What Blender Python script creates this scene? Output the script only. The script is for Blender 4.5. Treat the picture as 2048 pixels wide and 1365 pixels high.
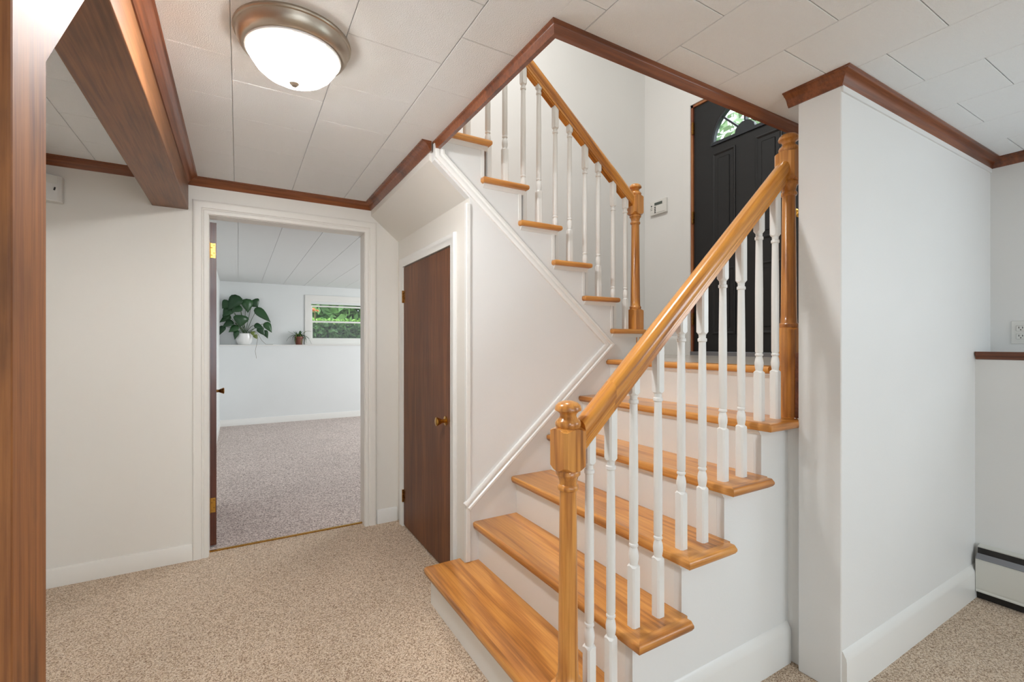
import bpy, bmesh, math, random
from mathutils import Vector, Matrix

for o in list(bpy.data.objects):
    bpy.data.objects.remove(o)
random.seed(7)
SC = bpy.context.scene
COL = SC.collection

# ------------------------------------------------------------------ camera
F_PX, YAW, HORIZON, CAM_H = 930.0, math.radians(30.5), 687.0, 1.27
cam_d = bpy.data.cameras.new('camera')
cam = bpy.data.objects.new('camera', cam_d)
COL.objects.link(cam)
cam.location = (0, 0, CAM_H)
cam.rotation_euler = (math.pi / 2, 0, -YAW)
cam_d.sensor_width = 36.0
cam_d.lens = F_PX * 36.0 / 2048.0
cam_d.shift_y = (HORIZON - 682.5) / 2048.0
cam_d.clip_start = 0.02
SC.camera = cam

# ------------------------------------------------------------------ light and exposure
SC.view_settings.view_transform = 'Standard'
SC.view_settings.look = 'None'
SC.view_settings.exposure = 0.82
SC.view_settings.gamma = 1.0
SC.view_settings.use_curve_mapping = False

world = bpy.data.worlds.new('sky')
SC.world = world
world.use_nodes = True
bg = world.node_tree.nodes['Background']
bg.inputs['Color'].default_value = (0.86, 0.93, 1.0, 1)
bg.inputs['Strength'].default_value = 2.0

def area(name, loc, direction, sx, sy, power, color):
    d = bpy.data.lights.new(name, 'AREA')
    d.shape = 'RECTANGLE'
    d.size, d.size_y = sx, sy
    d.energy = power
    d.color = color
    o = bpy.data.objects.new(name, d)
    o.location = loc
    o.rotation_euler = Vector(direction).to_track_quat('-Z', 'Y').to_euler()
    COL.objects.link(o)
    return o

DAY = (0.76, 0.89, 1.0)
WARM = (1.0, 0.83, 0.64)
# daylight in the window openings of the room behind and beside the camera, and of the far room
area('daylight_side_window', (3.44, -1.05, 1.70), (-1, 0, -0.12), 1.30, 0.75, 6.5, DAY)
area('daylight_back_window', (1.00, -6.93, 1.30), (0, 1, 0), 3.20, 1.60, 33, DAY)
area('daylight_far_room_window', (4.52, 6.2, 1.55), (-1, 0, -0.1), 1.8, 1.0, 47, (0.96, 0.98, 1.0))
area('upper_hall_ceiling_lamp', (1.1, 2.0, 4.55), (0, 0, -1), 0.5, 0.5, 27, (1.0, 0.99, 0.96))
area('fill_light_behind_camera', (-0.1, -1.6, 2.18), (0, 0, -1), 0.4, 0.4, 17, (0.80, 0.91, 1.0))  # unseen fill light, added behind the camera to brighten the hall

# ------------------------------------------------------------------ materials
MATS = {}
def srgb(r, g, b):
    f = lambda c: (c / 255 / 12.92) if c / 255 <= 0.04045 else ((c / 255 + 0.055) / 1.055) ** 2.4
    return (f(r), f(g), f(b), 1.0)

def new_mat(name):
    m = bpy.data.materials.new(name)
    m.use_nodes = True
    nt = m.node_tree
    b = nt.nodes['Principled BSDF']
    MATS[name] = m
    return m, nt, b

def N(nt, typ, **kw):
    n = nt.nodes.new(typ)
    for k, v in kw.items():
        if k in n.inputs:
            n.inputs[k].default_value = v
        else:
            setattr(n, k, v)
    return n

def paint(name, col, rough=0.45, bump=0.03, scale=140, var=0.03):
    m, nt, b = new_mat(name)
    tc = N(nt, 'ShaderNodeTexCoord')
    n1 = N(nt, 'ShaderNodeTexNoise', Scale=scale, Detail=3.0)
    n2 = N(nt, 'ShaderNodeTexNoise', Scale=2.3, Detail=2.0)
    nt.links.new(tc.outputs['Object'], n1.inputs['Vector'])
    nt.links.new(tc.outputs['Object'], n2.inputs['Vector'])
    mix = N(nt, 'ShaderNodeMixRGB')
    mix.inputs[1].default_value = tuple(c * (1 - var) for c in col[:3]) + (1,)
    mix.inputs[2].default_value = tuple(min(1, c * (1 + var)) for c in col[:3]) + (1,)
    nt.links.new(n2.outputs['Fac'], mix.inputs[0])
    nt.links.new(mix.outputs[0], b.inputs['Base Color'])
    b.inputs['Roughness'].default_value = rough
    bp = N(nt, 'ShaderNodeBump', Strength=bump, Distance=0.01)
    nt.links.new(n1.outputs['Fac'], bp.inputs['Height'])
    nt.links.new(bp.outputs[0], b.inputs['Normal'])
    return m

def wood(name, light, mid, dark, axis='x', rough=0.3, coat=0.0, ring=26.0, across=7.0, tilt=0.0, pore=0.38, patch=0.0, fine=85.0):
    """grain runs along the given axis of the piece (tilt: turned about y, in degrees)"""
    m, nt, b = new_mat(name)
    tc = N(nt, 'ShaderNodeTexCoord')
    oi = N(nt, 'ShaderNodeObjectInfo')
    rnd = N(nt, 'ShaderNodeVectorMath', operation='SCALE')
    comb = N(nt, 'ShaderNodeCombineXYZ')
    mul = N(nt, 'ShaderNodeMath', operation='MULTIPLY')
    mul.inputs[1].default_value = 37.0
    nt.links.new(oi.outputs['Random'], mul.inputs[0])
    for i in range(3):
        nt.links.new(mul.outputs[0], comb.inputs[i])
    add = N(nt, 'ShaderNodeVectorMath', operation='ADD')
    rot = N(nt, 'ShaderNodeMapping')
    rot.inputs['Rotation'].default_value = (0, math.radians(tilt), 0)
    nt.links.new(tc.outputs['Object'], rot.inputs['Vector'])
    nt.links.new(rot.outputs[0], add.inputs[0])
    nt.links.new(comb.outputs[0], add.inputs[1])
    ax = 'xyz'.index(axis)
    def mapped(al, ac):
        mp = N(nt, 'ShaderNodeMapping')
        s = [ac, ac, ac]
        s[ax] = al
        mp.inputs['Scale'].default_value = s
        nt.links.new(add.outputs[0], mp.inputs['Vector'])
        return mp
    m1 = mapped(across * 0.11, across)
    n1 = N(nt, 'ShaderNodeTexNoise', Scale=1.0, Detail=2.0, Distortion=0.3)
    nt.links.new(m1.outputs[0], n1.inputs['Vector'])
    rg = N(nt, 'ShaderNodeMath', operation='MULTIPLY')
    rg.inputs[1].default_value = ring
    nt.links.new(n1.outputs['Fac'], rg.inputs[0])
    sn = N(nt, 'ShaderNodeMath', operation='SINE')
    nt.links.new(rg.outputs[0], sn.inputs[0])
    mr = N(nt, 'ShaderNodeMapRange')
    mr.inputs['From Min'].default_value = -1
    mr.inputs['From Max'].default_value = 1
    nt.links.new(sn.outputs[0], mr.inputs['Value'])
    pw = N(nt, 'ShaderNodeMath', operation='POWER')
    pw.inputs[1].default_value = 3.0
    nt.links.new(mr.outputs[0], pw.inputs[0])
    m2 = mapped(3.0, fine)
    n2 = N(nt, 'ShaderNodeTexNoise', Scale=1.0, Detail=4.0, Roughness=0.65)
    nt.links.new(m2.outputs[0], n2.inputs['Vector'])
    pr = N(nt, 'ShaderNodeMapRange')
    pr.inputs['From Min'].default_value = 0.38
    pr.inputs['From Max'].default_value = 0.68
    nt.links.new(n2.outputs['Fac'], pr.inputs['Value'])
    m3 = mapped(0.8, 4.0)
    n3 = N(nt, 'ShaderNodeTexNoise', Scale=1.0, Detail=3.0)
    nt.links.new(m3.outputs[0], n3.inputs['Vector'])
    f1 = N(nt, 'ShaderNodeMath', operation='MULTIPLY_ADD')
    f1.inputs[1].default_value = 0.36
    nt.links.new(pw.outputs[0], f1.inputs[0])
    f2 = N(nt, 'ShaderNodeMath', operation='MULTIPLY')
    f2.inputs[1].default_value = pore
    nt.links.new(pr.outputs[0], f2.inputs[0])
    f3 = N(nt, 'ShaderNodeMath', operation='MULTIPLY_ADD')
    f3.inputs[1].default_value = 0.48
    nt.links.new(n3.outputs['Fac'], f3.inputs[0])
    nt.links.new(f2.outputs[0], f1.inputs[2])
    nt.links.new(f1.outputs[0], f3.inputs[2])
    cr = N(nt, 'ShaderNodeValToRGB')
    cr.color_ramp.elements[0].position = 0.25
    cr.color_ramp.elements[0].color = light
    cr.color_ramp.elements[1].position = 1.0
    cr.color_ramp.elements[1].color = dark
    e = cr.color_ramp.elements.new(0.58)
    e.color = mid
    nt.links.new(f3.outputs[0], cr.inputs[0])
    out = cr.outputs[0]
    if patch > 0:      # darker worn stain blotches
        np_ = N(nt, 'ShaderNodeTexNoise', Scale=1.0, Detail=4.0)
        mpp = mapped(4.0, 14.0)
        nt.links.new(mpp.outputs[0], np_.inputs['Vector'])
        rr = N(nt, 'ShaderNodeValToRGB')
        rr.color_ramp.elements[0].position = 0.47
        rr.color_ramp.elements[0].color = (0, 0, 0, 1)
        rr.color_ramp.elements[1].position = 0.70
        rr.color_ramp.elements[1].color = (patch, patch, patch, 1)
        nt.links.new(np_.outputs['Fac'], rr.inputs[0])
        mx = N(nt, 'ShaderNodeMixRGB')
        mx.inputs[2].default_value = tuple(c * 0.35 for c in dark[:3]) + (1,)
        nt.links.new(rr.outputs[0], mx.inputs[0])
        nt.links.new(out, mx.inputs[1])
        out = mx.outputs[0]
    nt.links.new(out, b.inputs['Base Color'])
    b.inputs['Roughness'].default_value = rough
    b.inputs['Coat Weight'].default_value = coat
    b.inputs['Coat Roughness'].default_value = 0.12
    bp = N(nt, 'ShaderNodeBump', Strength=0.06, Distance=0.004)
    nt.links.new(n2.outputs['Fac'], bp.inputs['Height'])
    nt.links.new(bp.outputs[0], b.inputs['Normal'])
    return m

def carpet(name, cols, scale=150.0):
    m, nt, b = new_mat(name)
    tc = N(nt, 'ShaderNodeTexCoord')
    v = N(nt, 'ShaderNodeTexVoronoi', Scale=scale)
    nz = N(nt, 'ShaderNodeTexNoise', Scale=scale * 1.3, Detail=4.0)
    big = N(nt, 'ShaderNodeTexNoise', Scale=2.2, Detail=3.0)
    for n in (v, nz, big):
        nt.links.new(tc.outputs['Object'], n.inputs['Vector'])
    sep = N(nt, 'ShaderNodeSeparateColor')
    nt.links.new(v.outputs['Color'], sep.inputs[0])
    ma = N(nt, 'ShaderNodeMath', operation='MULTIPLY_ADD')
    ma.inputs[1].default_value = 0.55
    nt.links.new(sep.outputs[0], ma.inputs[0])
    mb = N(nt, 'ShaderNodeMath', operation='MULTIPLY_ADD')
    mb.inputs[1].default_value = 0.75
    mb.inputs[2].default_value = -0.16
    nt.links.new(nz.outputs['Fac'], mb.inputs[0])
    nt.links.new(mb.outputs[0], ma.inputs[2])
    cr = N(nt, 'ShaderNodeValToRGB')
    cr.color_ramp.elements[0].position = 0.20
    cr.color_ramp.elements[0].color = cols[0]
    cr.color_ramp.elements[1].position = 0.78
    cr.color_ramp.elements[1].color = cols[2]
    e = cr.color_ramp.elements.new(0.45)
    e.color = cols[1]
    nt.links.new(ma.outputs[0], cr.inputs[0])
    br = N(nt, 'ShaderNodeMapRange')
    br.inputs['To Min'].default_value = 0.88
    br.inputs['To Max'].default_value = 1.10
    nt.links.new(big.outputs['Fac'], br.inputs['Value'])
    vm = N(nt, 'ShaderNodeVectorMath', operation='SCALE')
    nt.links.new(cr.outputs[0], vm.inputs[0])
    nt.links.new(br.outputs[0], vm.inputs['Scale'])
    nt.links.new(vm.outputs[0], b.inputs['Base Color'])
    b.inputs['Roughness'].default_value = 0.95
    b.inputs['Specular IOR Level'].default_value = 0.1
    b.inputs['Sheen Weight'].default_value = 0.15
    bp = N(nt, 'ShaderNodeBump', Strength=0.7, Distance=0.006)
    nt.links.new(ma.outputs[0], bp.inputs['Height'])
    nt.links.new(bp.outputs[0], b.inputs['Normal'])
    return m

def plain(name, col, rough=0.5, metal=0.0, emit=0.0, coat=0.0):
    m, nt, b = new_mat(name)
    tc = N(nt, 'ShaderNodeTexCoord')
    n = N(nt, 'ShaderNodeTexNoise', Scale=40.0, Detail=2.0)
    nt.links.new(tc.outputs['Object'], n.inputs['Vector'])
    mr = N(nt, 'ShaderNodeMapRange')
    mr.inputs['To Min'].default_value = max(0.02, rough * 0.85)
    mr.inputs['To Max'].default_value = min(1.0, rough * 1.15)
    nt.links.new(n.outputs['Fac'], mr.inputs['Value'])
    nt.links.new(mr.outputs[0], b.inputs['Roughness'])
    b.inputs['Base Color'].default_value = col
    b.inputs['Metallic'].default_value = metal
    b.inputs['Coat Weight'].default_value = coat
    if emit:
        b.inputs['Emission Color'].default_value = col
        b.inputs['Emission Strength'].default_value = emit
    return m

def glass(name, tint=(1, 1, 1, 1), refl=0.08, dense=0.0, dense_col=(0.3, 0.3, 0.3, 1)):
    m, nt, b = new_mat(name)
    nt.nodes.remove(b)
    out = nt.nodes['Material Output']
    tr = N(nt, 'ShaderNodeBsdfTransparent')
    tr.inputs[0].default_value = tint
    gl = N(nt, 'ShaderNodeBsdfGlossy')
    gl.inputs['Roughness'].default_value = 0.03
    mx = N(nt, 'ShaderNodeMixShader')
    mx.inputs[0].default_value = refl
    nt.links.new(tr.outputs[0], mx.inputs[1])
    nt.links.new(gl.outputs[0], mx.inputs[2])
    last = mx
    if dense:
        df = N(nt, 'ShaderNodeBsdfDiffuse')
        df.inputs[0].default_value = dense_col
        m2 = N(nt, 'ShaderNodeMixShader')
        m2.inputs[0].default_value = dense
        nt.links.new(mx.outputs[0], m2.inputs[1])
        nt.links.new(df.outputs[0], m2.inputs[2])
        last = m2
    nt.links.new(last.outputs[0], out.inputs[0])
    return m

def leaf_mat(name, c1, c2, rough=0.4):
    m, nt, b = new_mat(name)
    oi = N(nt, 'ShaderNodeObjectInfo')
    tc = N(nt, 'ShaderNodeTexCoord')
    n = N(nt, 'ShaderNodeTexNoise', Scale=3.0, Detail=3.0)
    nt.links.new(tc.outputs['Object'], n.inputs['Vector'])
    ad = N(nt, 'ShaderNodeMath', operation='MULTIPLY_ADD')
    ad.inputs[1].default_value = 0.5
    nt.links.new(oi.outputs['Random'], ad.inputs[0])
    ml = N(nt, 'ShaderNodeMath', operation='MULTIPLY')
    ml.inputs[1].default_value = 0.6
    nt.links.new(n.outputs['Fac'], ml.inputs[0])
    nt.links.new(ml.outputs[0], ad.inputs[2])
    mx = N(nt, 'ShaderNodeMixRGB')
    mx.inputs[1].default_value = c1
    mx.inputs[2].default_value = c2
    nt.links.new(ad.outputs[0], mx.inputs[0])
    nt.links.new(mx.outputs[0], b.inputs['Base Color'])
    b.inputs['Roughness'].default_value = rough
    return m

def foliage_mat(name, c1, c2, scale=9.0):
    m, nt, b = new_mat(name)
    tc = N(nt, 'ShaderNodeTexCoord')
    n = N(nt, 'ShaderNodeTexNoise', Scale=scale, Detail=4.0)
    nt.links.new(tc.outputs['Object'], n.inputs['Vector'])
    cr = N(nt, 'ShaderNodeValToRGB')
    cr.color_ramp.elements[0].position = 0.35
    cr.color_ramp.elements[0].color = c1
    cr.color_ramp.elements[1].position = 0.65
    cr.color_ramp.elements[1].color = c2
    nt.links.new(n.outputs['Fac'], cr.inputs[0])
    nt.links.new(cr.outputs[0], b.inputs['Base Color'])
    b.inputs['Roughness'].default_value = 0.55
    return m

WALL = paint('white_wall_paint', srgb(232, 232, 230), 0.5, 0.03)
TRIMW = paint('white_gloss_trim_paint', srgb(236, 235, 231), 0.28, 0.01, 60, 0.01)
WALLC = paint('cream_trim_paint', srgb(233, 229, 221), 0.35, 0.015, 60, 0.012)
WALL2 = paint('cool_white_wall_paint', srgb(230, 233, 233), 0.5, 0.03)
TILE = paint('ceiling_tile_white', srgb(243, 246, 248), 0.85, 0.35, 260, 0.012)
PANEL2 = paint('far_room_ceiling_panel', srgb(226, 229, 229), 0.7, 0.1, 120, 0.01)
oak_cols = (srgb(218, 152, 74), srgb(192, 124, 54), srgb(138, 82, 32))
OAK_X = wood('oak_along_x', *oak_cols, axis='x', rough=0.3, coat=0.35)
OAK_Y = wood('oak_along_y', *oak_cols, axis='y', rough=0.3, coat=0.35)
OAK_Z = wood('oak_upright', *oak_cols, axis='z', rough=0.28, coat=0.45, ring=30, across=11)
OAK_UP = wood('oak_rising_rail', srgb(222, 152, 62), srgb(196, 124, 44), srgb(128, 74, 24), axis='x', rough=0.25, coat=0.5, ring=20, across=12, tilt=42.6)
OAK_DN = wood('oak_falling_rail', srgb(222, 152, 62), srgb(196, 124, 44), srgb(128, 74, 24), axis='x', rough=0.25, coat=0.5, ring=20, across=12, tilt=-38.7)
tr_cols = (srgb(138, 78, 42), srgb(112, 58, 27), srgb(72, 34, 14))
TRIM_X = wood('stained_trim_along_x', *tr_cols, axis='x', rough=0.35, coat=0.3, ring=12)
TRIM_Y = wood('stained_trim_along_y', *tr_cols, axis='y', rough=0.35, coat=0.3, ring=12)
BEAM = wood('stained_pine_beam', srgb(134, 86, 48), srgb(106, 66, 36), srgb(72, 44, 26), axis='y', rough=0.45, coat=0.05, ring=9, across=8, patch=0.25)
POST = wood('stained_pine_post', srgb(160, 102, 52), srgb(130, 78, 38), srgb(88, 48, 25), axis='z', rough=0.6, coat=0.0, ring=10, across=10, patch=0.6)
DOORW = wood('mahogany_veneer', srgb(132, 82, 46), srgb(108, 64, 34), srgb(84, 46, 24), axis='z', rough=0.5, coat=0.0, ring=5, across=5, pore=0.5)
DOORD = wood('dark_red_door_edge', srgb(92, 42, 26), srgb(76, 32, 20), srgb(46, 20, 12), axis='z', rough=0.3, coat=0.3, ring=8)
CARP = carpet('beige_speckled_carpet', (srgb(140, 110, 86), srgb(214, 187, 157), srgb(244, 228, 208)), 250)
CARP2 = carpet('mauve_grey_carpet', (srgb(118, 100, 92), srgb(204, 186, 178), srgb(240, 228, 220)), 150)
BRASS = plain('brass', srgb(196, 150, 72), 0.25, 1.0)
BRASSD = plain('antique_brass', srgb(150, 108, 56), 0.28, 1.0)
NICKEL = plain('brushed_nickel', srgb(176, 166, 152), 0.34, 0.85)
LAMPG, nt_, b_ = new_mat('lit_frosted_glass')
b_.inputs['Base Color'].default_value = (0.95, 0.93, 0.90, 1)
b_.inputs['Emission Color'].default_value = (1.0, 0.95, 0.87, 1)
b_.inputs['Emission Strength'].default_value = 7.0
tr_ = N(nt_, 'ShaderNodeBsdfTransparent')
mx_ = N(nt_, 'ShaderNodeMixShader')
mx_.inputs[0].default_value = 0.55
nt_.links.new(b_.outputs[0], mx_.inputs[1])
nt_.links.new(tr_.outputs[0], mx_.inputs[2])
nt_.links.new(mx_.outputs[0], nt_.nodes['Material Output'].inputs[0])
BLACKD = paint('black_door_paint', srgb(17, 17, 19), 0.55, 0.01, 60, 0.02)
BLACKT = plain('dark_blue_black_moulding', srgb(26, 32, 40), 0.35)
JAMBW = wood('bare_wood_jamb', srgb(170, 112, 66), srgb(138, 78, 48), srgb(96, 48, 34), axis='z', rough=0.5)
PLASTW = plain('white_plastic', srgb(228, 227, 222), 0.35)
PLASTG = plain('grey_display', srgb(84, 92, 86), 0.25)
DARK = plain('dark_slot', srgb(34, 30, 28), 0.6)
HEATW = plain('cream_enamel', srgb(222, 221, 213), 0.3)
HEATG = plain('grey_metal_damper', srgb(140, 140, 144), 0.35, 0.6)
VINYL = paint('landing_vinyl', srgb(196, 188, 178), 0.22, 0.02, 30, 0.12)
CLEAR = glass('window_glass', (0.97, 1, 0.99, 1), 0.05)
SCREEN = glass('insect_screen', (0.9, 0.92, 0.92, 1), 0.02, 0.08, (0.22, 0.22, 0.22, 1))
LEAF = leaf_mat('philodendron_leaf', srgb(20, 54, 30), srgb(50, 92, 46), 0.35)
LEAFY = leaf_mat('yellowing_leaf', srgb(96, 118, 52), srgb(120, 132, 64), 0.4)
STEM = plain('plant_stem', srgb(66, 92, 50), 0.5)
ROOT = plain('dry_aerial_root', srgb(120, 110, 92), 0.7)
POTW = plain('white_glazed_pot', srgb(236, 236, 234), 0.25)
POTB = plain('brown_plastic_pot', srgb(112, 60, 42), 0.5)
SOIL = paint('potting_soil', srgb(60, 46, 36), 0.9, 0.5, 90, 0.2)
HEDGE = foliage_mat('hedge_leaves', srgb(44, 78, 40), srgb(120, 160, 92), 11)
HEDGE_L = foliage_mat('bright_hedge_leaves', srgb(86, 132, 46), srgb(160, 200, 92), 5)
TREE_L = foliage_mat('tree_leaves', srgb(96, 124, 84), srgb(150, 176, 128), 3)
ORANGE = foliage_mat('orange_leaves', srgb(190, 92, 48), srgb(220, 130, 76), 5)
GRASS = foliage_mat('lawn', srgb(70, 96, 48), srgb(104, 128, 66), 6)

# ------------------------------------------------------------------ mesh helpers
def link(o):
    COL.objects.link(o)
    return o

def wloc(o):
    v = Vector(o.location)
    while o.parent:
        o = o.parent
        v += Vector(o.location)
    return v

def tag(o, label=None, cat=None, kind=None, group=None):
    if label:
        o['label'] = label
    if cat:
        o['category'] = cat
    if kind:
        o['kind'] = kind
    if group:
        o['group'] = group
    return o

def thing(name, loc, label, cat, kind=None, group=None):
    o = bpy.data.objects.new(name, None)
    o.empty_display_size = 0.1
    o.location = loc
    link(o)
    return tag(o, label, cat, kind, group)

def finish(name, bm, mat, parent=None, origin=None, smooth=None):
    """world-space bmesh -> object whose origin is at its own lower centre"""
    bmesh.ops.recalc_face_normals(bm, faces=bm.faces[:])
    if origin is None:
        xs = [v.co.x for v in bm.verts]; ys = [v.co.y for v in bm.verts]; zs = [v.co.z for v in bm.verts]
        origin = Vector(((min(xs) + max(xs)) / 2, (min(ys) + max(ys)) / 2, min(zs)))
    origin = Vector(origin)
    bmesh.ops.translate(bm, verts=bm.verts[:], vec=-origin)
    me = bpy.data.meshes.new(name)
    bm.to_mesh(me)
    bm.free()
    me.materials.append(mat)
    if smooth is not None:
        me.polygons.foreach_set('use_smooth', [True] * len(me.polygons))
        me.set_sharp_from_angle(angle=math.radians(smooth))
    o = bpy.data.objects.new(name, me)
    o.location = origin - (wloc(parent) if parent else Vector())
    o.parent = parent
    return link(o)

def place(name, me, loc, parent=None):
    o = bpy.data.objects.new(name, me)
    o.location = Vector(loc) - (wloc(parent) if parent else Vector())
    o.parent = parent
    return link(o)

def a_box(bm, x0, x1, y0, y1, z0, z1, bev=0.0, seg=2, M=None):
    vs = [bm.verts.new(p) for p in ((x0, y0, z0), (x1, y0, z0), (x1, y1, z0), (x0, y1, z0), (x0, y0, z1), (x1, y0, z1), (x1, y1, z1), (x0, y1, z1))]
    fs = [bm.faces.new([vs[i] for i in q]) for q in ((3, 2, 1, 0), (4, 5, 6, 7), (0, 1, 5, 4), (1, 2, 6, 5), (2, 3, 7, 6), (3, 0, 4, 7))]
    geom = vs
    if bev > 0:
        es = list({e for f in fs for e in f.edges})
        r = bmesh.ops.bevel(bm, geom=es, offset=bev, segments=seg, profile=0.5, affect='EDGES')
        geom = list({v for f in r['faces'] for v in f.verts} | {v for v in vs if v.is_valid})
    if M is not None:
        bmesh.ops.transform(bm, matrix=M, verts=geom)

def boxes(name, mat, parent, *bs, bev=0.0, seg=2):
    bm = bmesh.new()
    for b in bs:
        a_box(bm, *b, bev=bev, seg=seg)
    return finish(name, bm, mat, parent)

def a_prism(bm, poly, fn, a, b, tri=False):
    """2-D polygon extruded from a to b; fn(u, v, w) -> xyz"""
    n = len(poly)
    A = [bm.verts.new(fn(u, v, a)) for u, v in poly]
    B = [bm.verts.new(fn(u, v, b)) for u, v in poly]
    f1 = bm.faces.new(A)
    f2 = bm.faces.new(B[::-1])
    for i in range(n):
        j = (i + 1) % n
        bm.faces.new((A[j], A[i], B[i], B[j]))
    if tri:
        f1.normal_update(); f2.normal_update()
        bmesh.ops.triangulate(bm, faces=[f1, f2])

XZ = lambda u, v, w: (u, w, v)      # profile in x,z - extruded along y
YZ = lambda u, v, w: (w, u, v)      # profile in y,z - extruded along x
XY = lambda u, v, w: (u, v, w)

def prism(name, mat, parent, poly, fn, a, b, tri=False, smooth=None):
    bm = bmesh.new()
    a_prism(bm, poly, fn, a, b, tri)
    return finish(name, bm, mat, parent, smooth=smooth)

def a_sweep(bm, path, prof, fn, side=1, ends=True):
    """mitred moulding: path in a plane, prof = [(offset in the plane, height off it)]"""
    n = len(path)
    P = [Vector(p) for p in path]
    rings = []
    for i in range(n):
        d0 = (P[i] - P[i - 1]).normalized() if i > 0 else None
        d1 = (P[i + 1] - P[i]).normalized() if i < n - 1 else None
        if d0 is None: d0 = d1
        if d1 is None: d1 = d0
        n0 = Vector((-d0.y, d0.x)) * side
        n1 = Vector((-d1.y, d1.x)) * side
        mt = (n0 + n1)
        mt = mt / max(1e-6, mt.dot(n0))
        rings.append([bm.verts.new(fn(P[i].x + mt.x * o, P[i].y + mt.y * o, h)) for o, h in prof])
    k = len(prof)
    for i in range(n - 1):
        for j in range(k):
            q = (j + 1) % k
            bm.faces.new((rings[i][j], rings[i][q], rings[i + 1][q], rings[i + 1][j]))
    if ends:
        bm.faces.new(rings[0][::-1])
        bm.faces.new(rings[-1])

def sweep(name, mat, parent, path, prof, fn, side=1, smooth=40):
    bm = bmesh.new()
    a_sweep(bm, path, prof, fn, side)
    return finish(name, bm, mat, parent, smooth=smooth)

def a_lathe(bm, prof, cx=0.0, cy=0.0, n=20, M=None, caps=True):
    rings = []
    allv = []
    for r, z in prof:
        if r < 1e-5:
            v = bm.verts.new((cx, cy, z)); rings.append([v]); allv.append(v)
        else:
            ring = [bm.verts.new((cx + r * math.cos(2 * math.pi * i / n), cy + r * math.sin(2 * math.pi * i / n), z)) for i in range(n)]
            rings.append(ring); allv += ring
    for a, b in zip(rings, rings[1:]):
        for i in range(n):
            j = (i + 1) % n
            if len(a) == 1 and len(b) == 1: continue
            if len(a) == 1: bm.faces.new((a[0], b[j], b[i]))
            elif len(b) == 1: bm.faces.new((a[i], a[j], b[0]))
            else: bm.faces.new((a[i], a[j], b[j], b[i]))
    if caps and len(rings[0]) > 1: bm.faces.new(rings[0][::-1])
    if caps and len(rings[-1]) > 1: bm.faces.new(rings[-1])
    if M is not None:
        bmesh.ops.transform(bm, matrix=M, verts=allv)

def lathe(name, mat, parent, prof, loc, n=24, M=None, smooth=35, caps=True):
    bm = bmesh.new()
    a_lathe(bm, prof, 0, 0, n, M, caps)
    bmesh.ops.translate(bm, verts=bm.verts[:], vec=Vector(loc))
    return finish(name, bm, mat, parent, smooth=smooth)

def a_tube(bm, pts, r0, r1=None, n=6):
    r1 = r0 if r1 is None else r1
    pts = [Vector(p) for p in pts]
    rings = []
    for i, p in enumerate(pts):
        d = (pts[min(i + 1, len(pts) - 1)] - pts[max(i - 1, 0)]).normalized()
        u = d.orthogonal().normalized()
        if i and abs(u.dot(pu)) < 0.99:
            u = (pu - d * pu.dot(d)).normalized()
        pu = u
        w = d.cross(u)
        r = r0 + (r1 - r0) * i / max(1, len(pts) - 1)
        rings.append([bm.verts.new(p + (u * math.cos(2 * math.pi * k / n) + w * math.sin(2 * math.pi * k / n)) * r) for k in range(n)])
    for a, b in zip(rings, rings[1:]):
        for k in range(n):
            j = (k + 1) % n
            bm.faces.new((a[k], a[j], b[j], b[k]))
    bm.faces.new(rings[0][::-1]); bm.faces.new(rings[-1])

def tube(name, mat, parent, pts, r0, r1=None, n=6):
    bm = bmesh.new()
    a_tube(bm, pts, r0, r1, n)
    return finish(name, bm, mat, parent, smooth=50)

def at(px, py, Y):
    """point on the plane y = Y that the photograph shows at this pixel"""
    a, b = (px - 1024) / F_PX, (HORIZON - py) / F_PX
    d = Vector((math.sin(YAW) + a * math.cos(YAW), math.cos(YAW) - a * math.sin(YAW), b))
    d *= Y / d.y
    return Vector((d.x, d.y, d.z + CAM_H))

# ------------------------------------------------------------------ key measures (metres)
CEIL = 2.242
Y_FAR, X_LEFT, X_CLOSET, Y_STR = 3.30, -0.90, 0.995, 2.11
Y_NEAR, X_PIL, Y_PIL0, Y_PIL1 = 1.045, 1.87, 0.84, 0.99
X_LOW, X_UP, X_DOOR, Y_UPFAR = 3.22, 3.45, 3.25, 3.09
LEDGE, LAND, UPFLOOR, UPCEIL = 1.225, 1.172, 2.49, 4.60
Y_BACK = -7.0

# ------------------------------------------------------------------ floors
tag(boxes('floor', CARP, None, (X_LEFT - .1, X_UP + .1, Y_BACK - .1, 3.37, -0.1, 0)), 'beige speckled carpet of the stair hall', 'floor', 'structure')
tag(boxes('floor_far_room', CARP2, None, (-0.4, 4.7, 3.37, 8.6, -0.1, 0)), 'mauve grey carpet in the room beyond the doorway', 'floor', 'structure')
th = tag(boxes('trim_1', BRASS, None, (-0.15, 0.755, 3.36, 3.376, -0.01, 0.008)), 'thin brass strip where the two carpets meet in the doorway', 'threshold', 'structure')

# ------------------------------------------------------------------ walls of the hall
DO_X0, DO_X1, DO_Z = -0.15, 0.755, 2.035
w = boxes('wall_far', WALLC, None, (X_LEFT - .1, DO_X0 - .02, Y_FAR, Y_FAR + .12, 0, CEIL + .01), (DO_X1 + .02, 1.06, Y_FAR, Y_FAR + .12, 0, CEIL + .01), (DO_X0 - .02, DO_X1 + .02, Y_FAR, Y_FAR + .12, DO_Z + .02, CEIL + .01))
tag(w, 'cream white wall around the open doorway', 'wall', 'structure')
tag(boxes('wall_left', WALLC, None, (X_LEFT - .1, X_LEFT, Y_BACK, Y_FAR, 0, CEIL + .01)), 'white side wall behind the wooden post', 'wall', 'structure')
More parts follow.
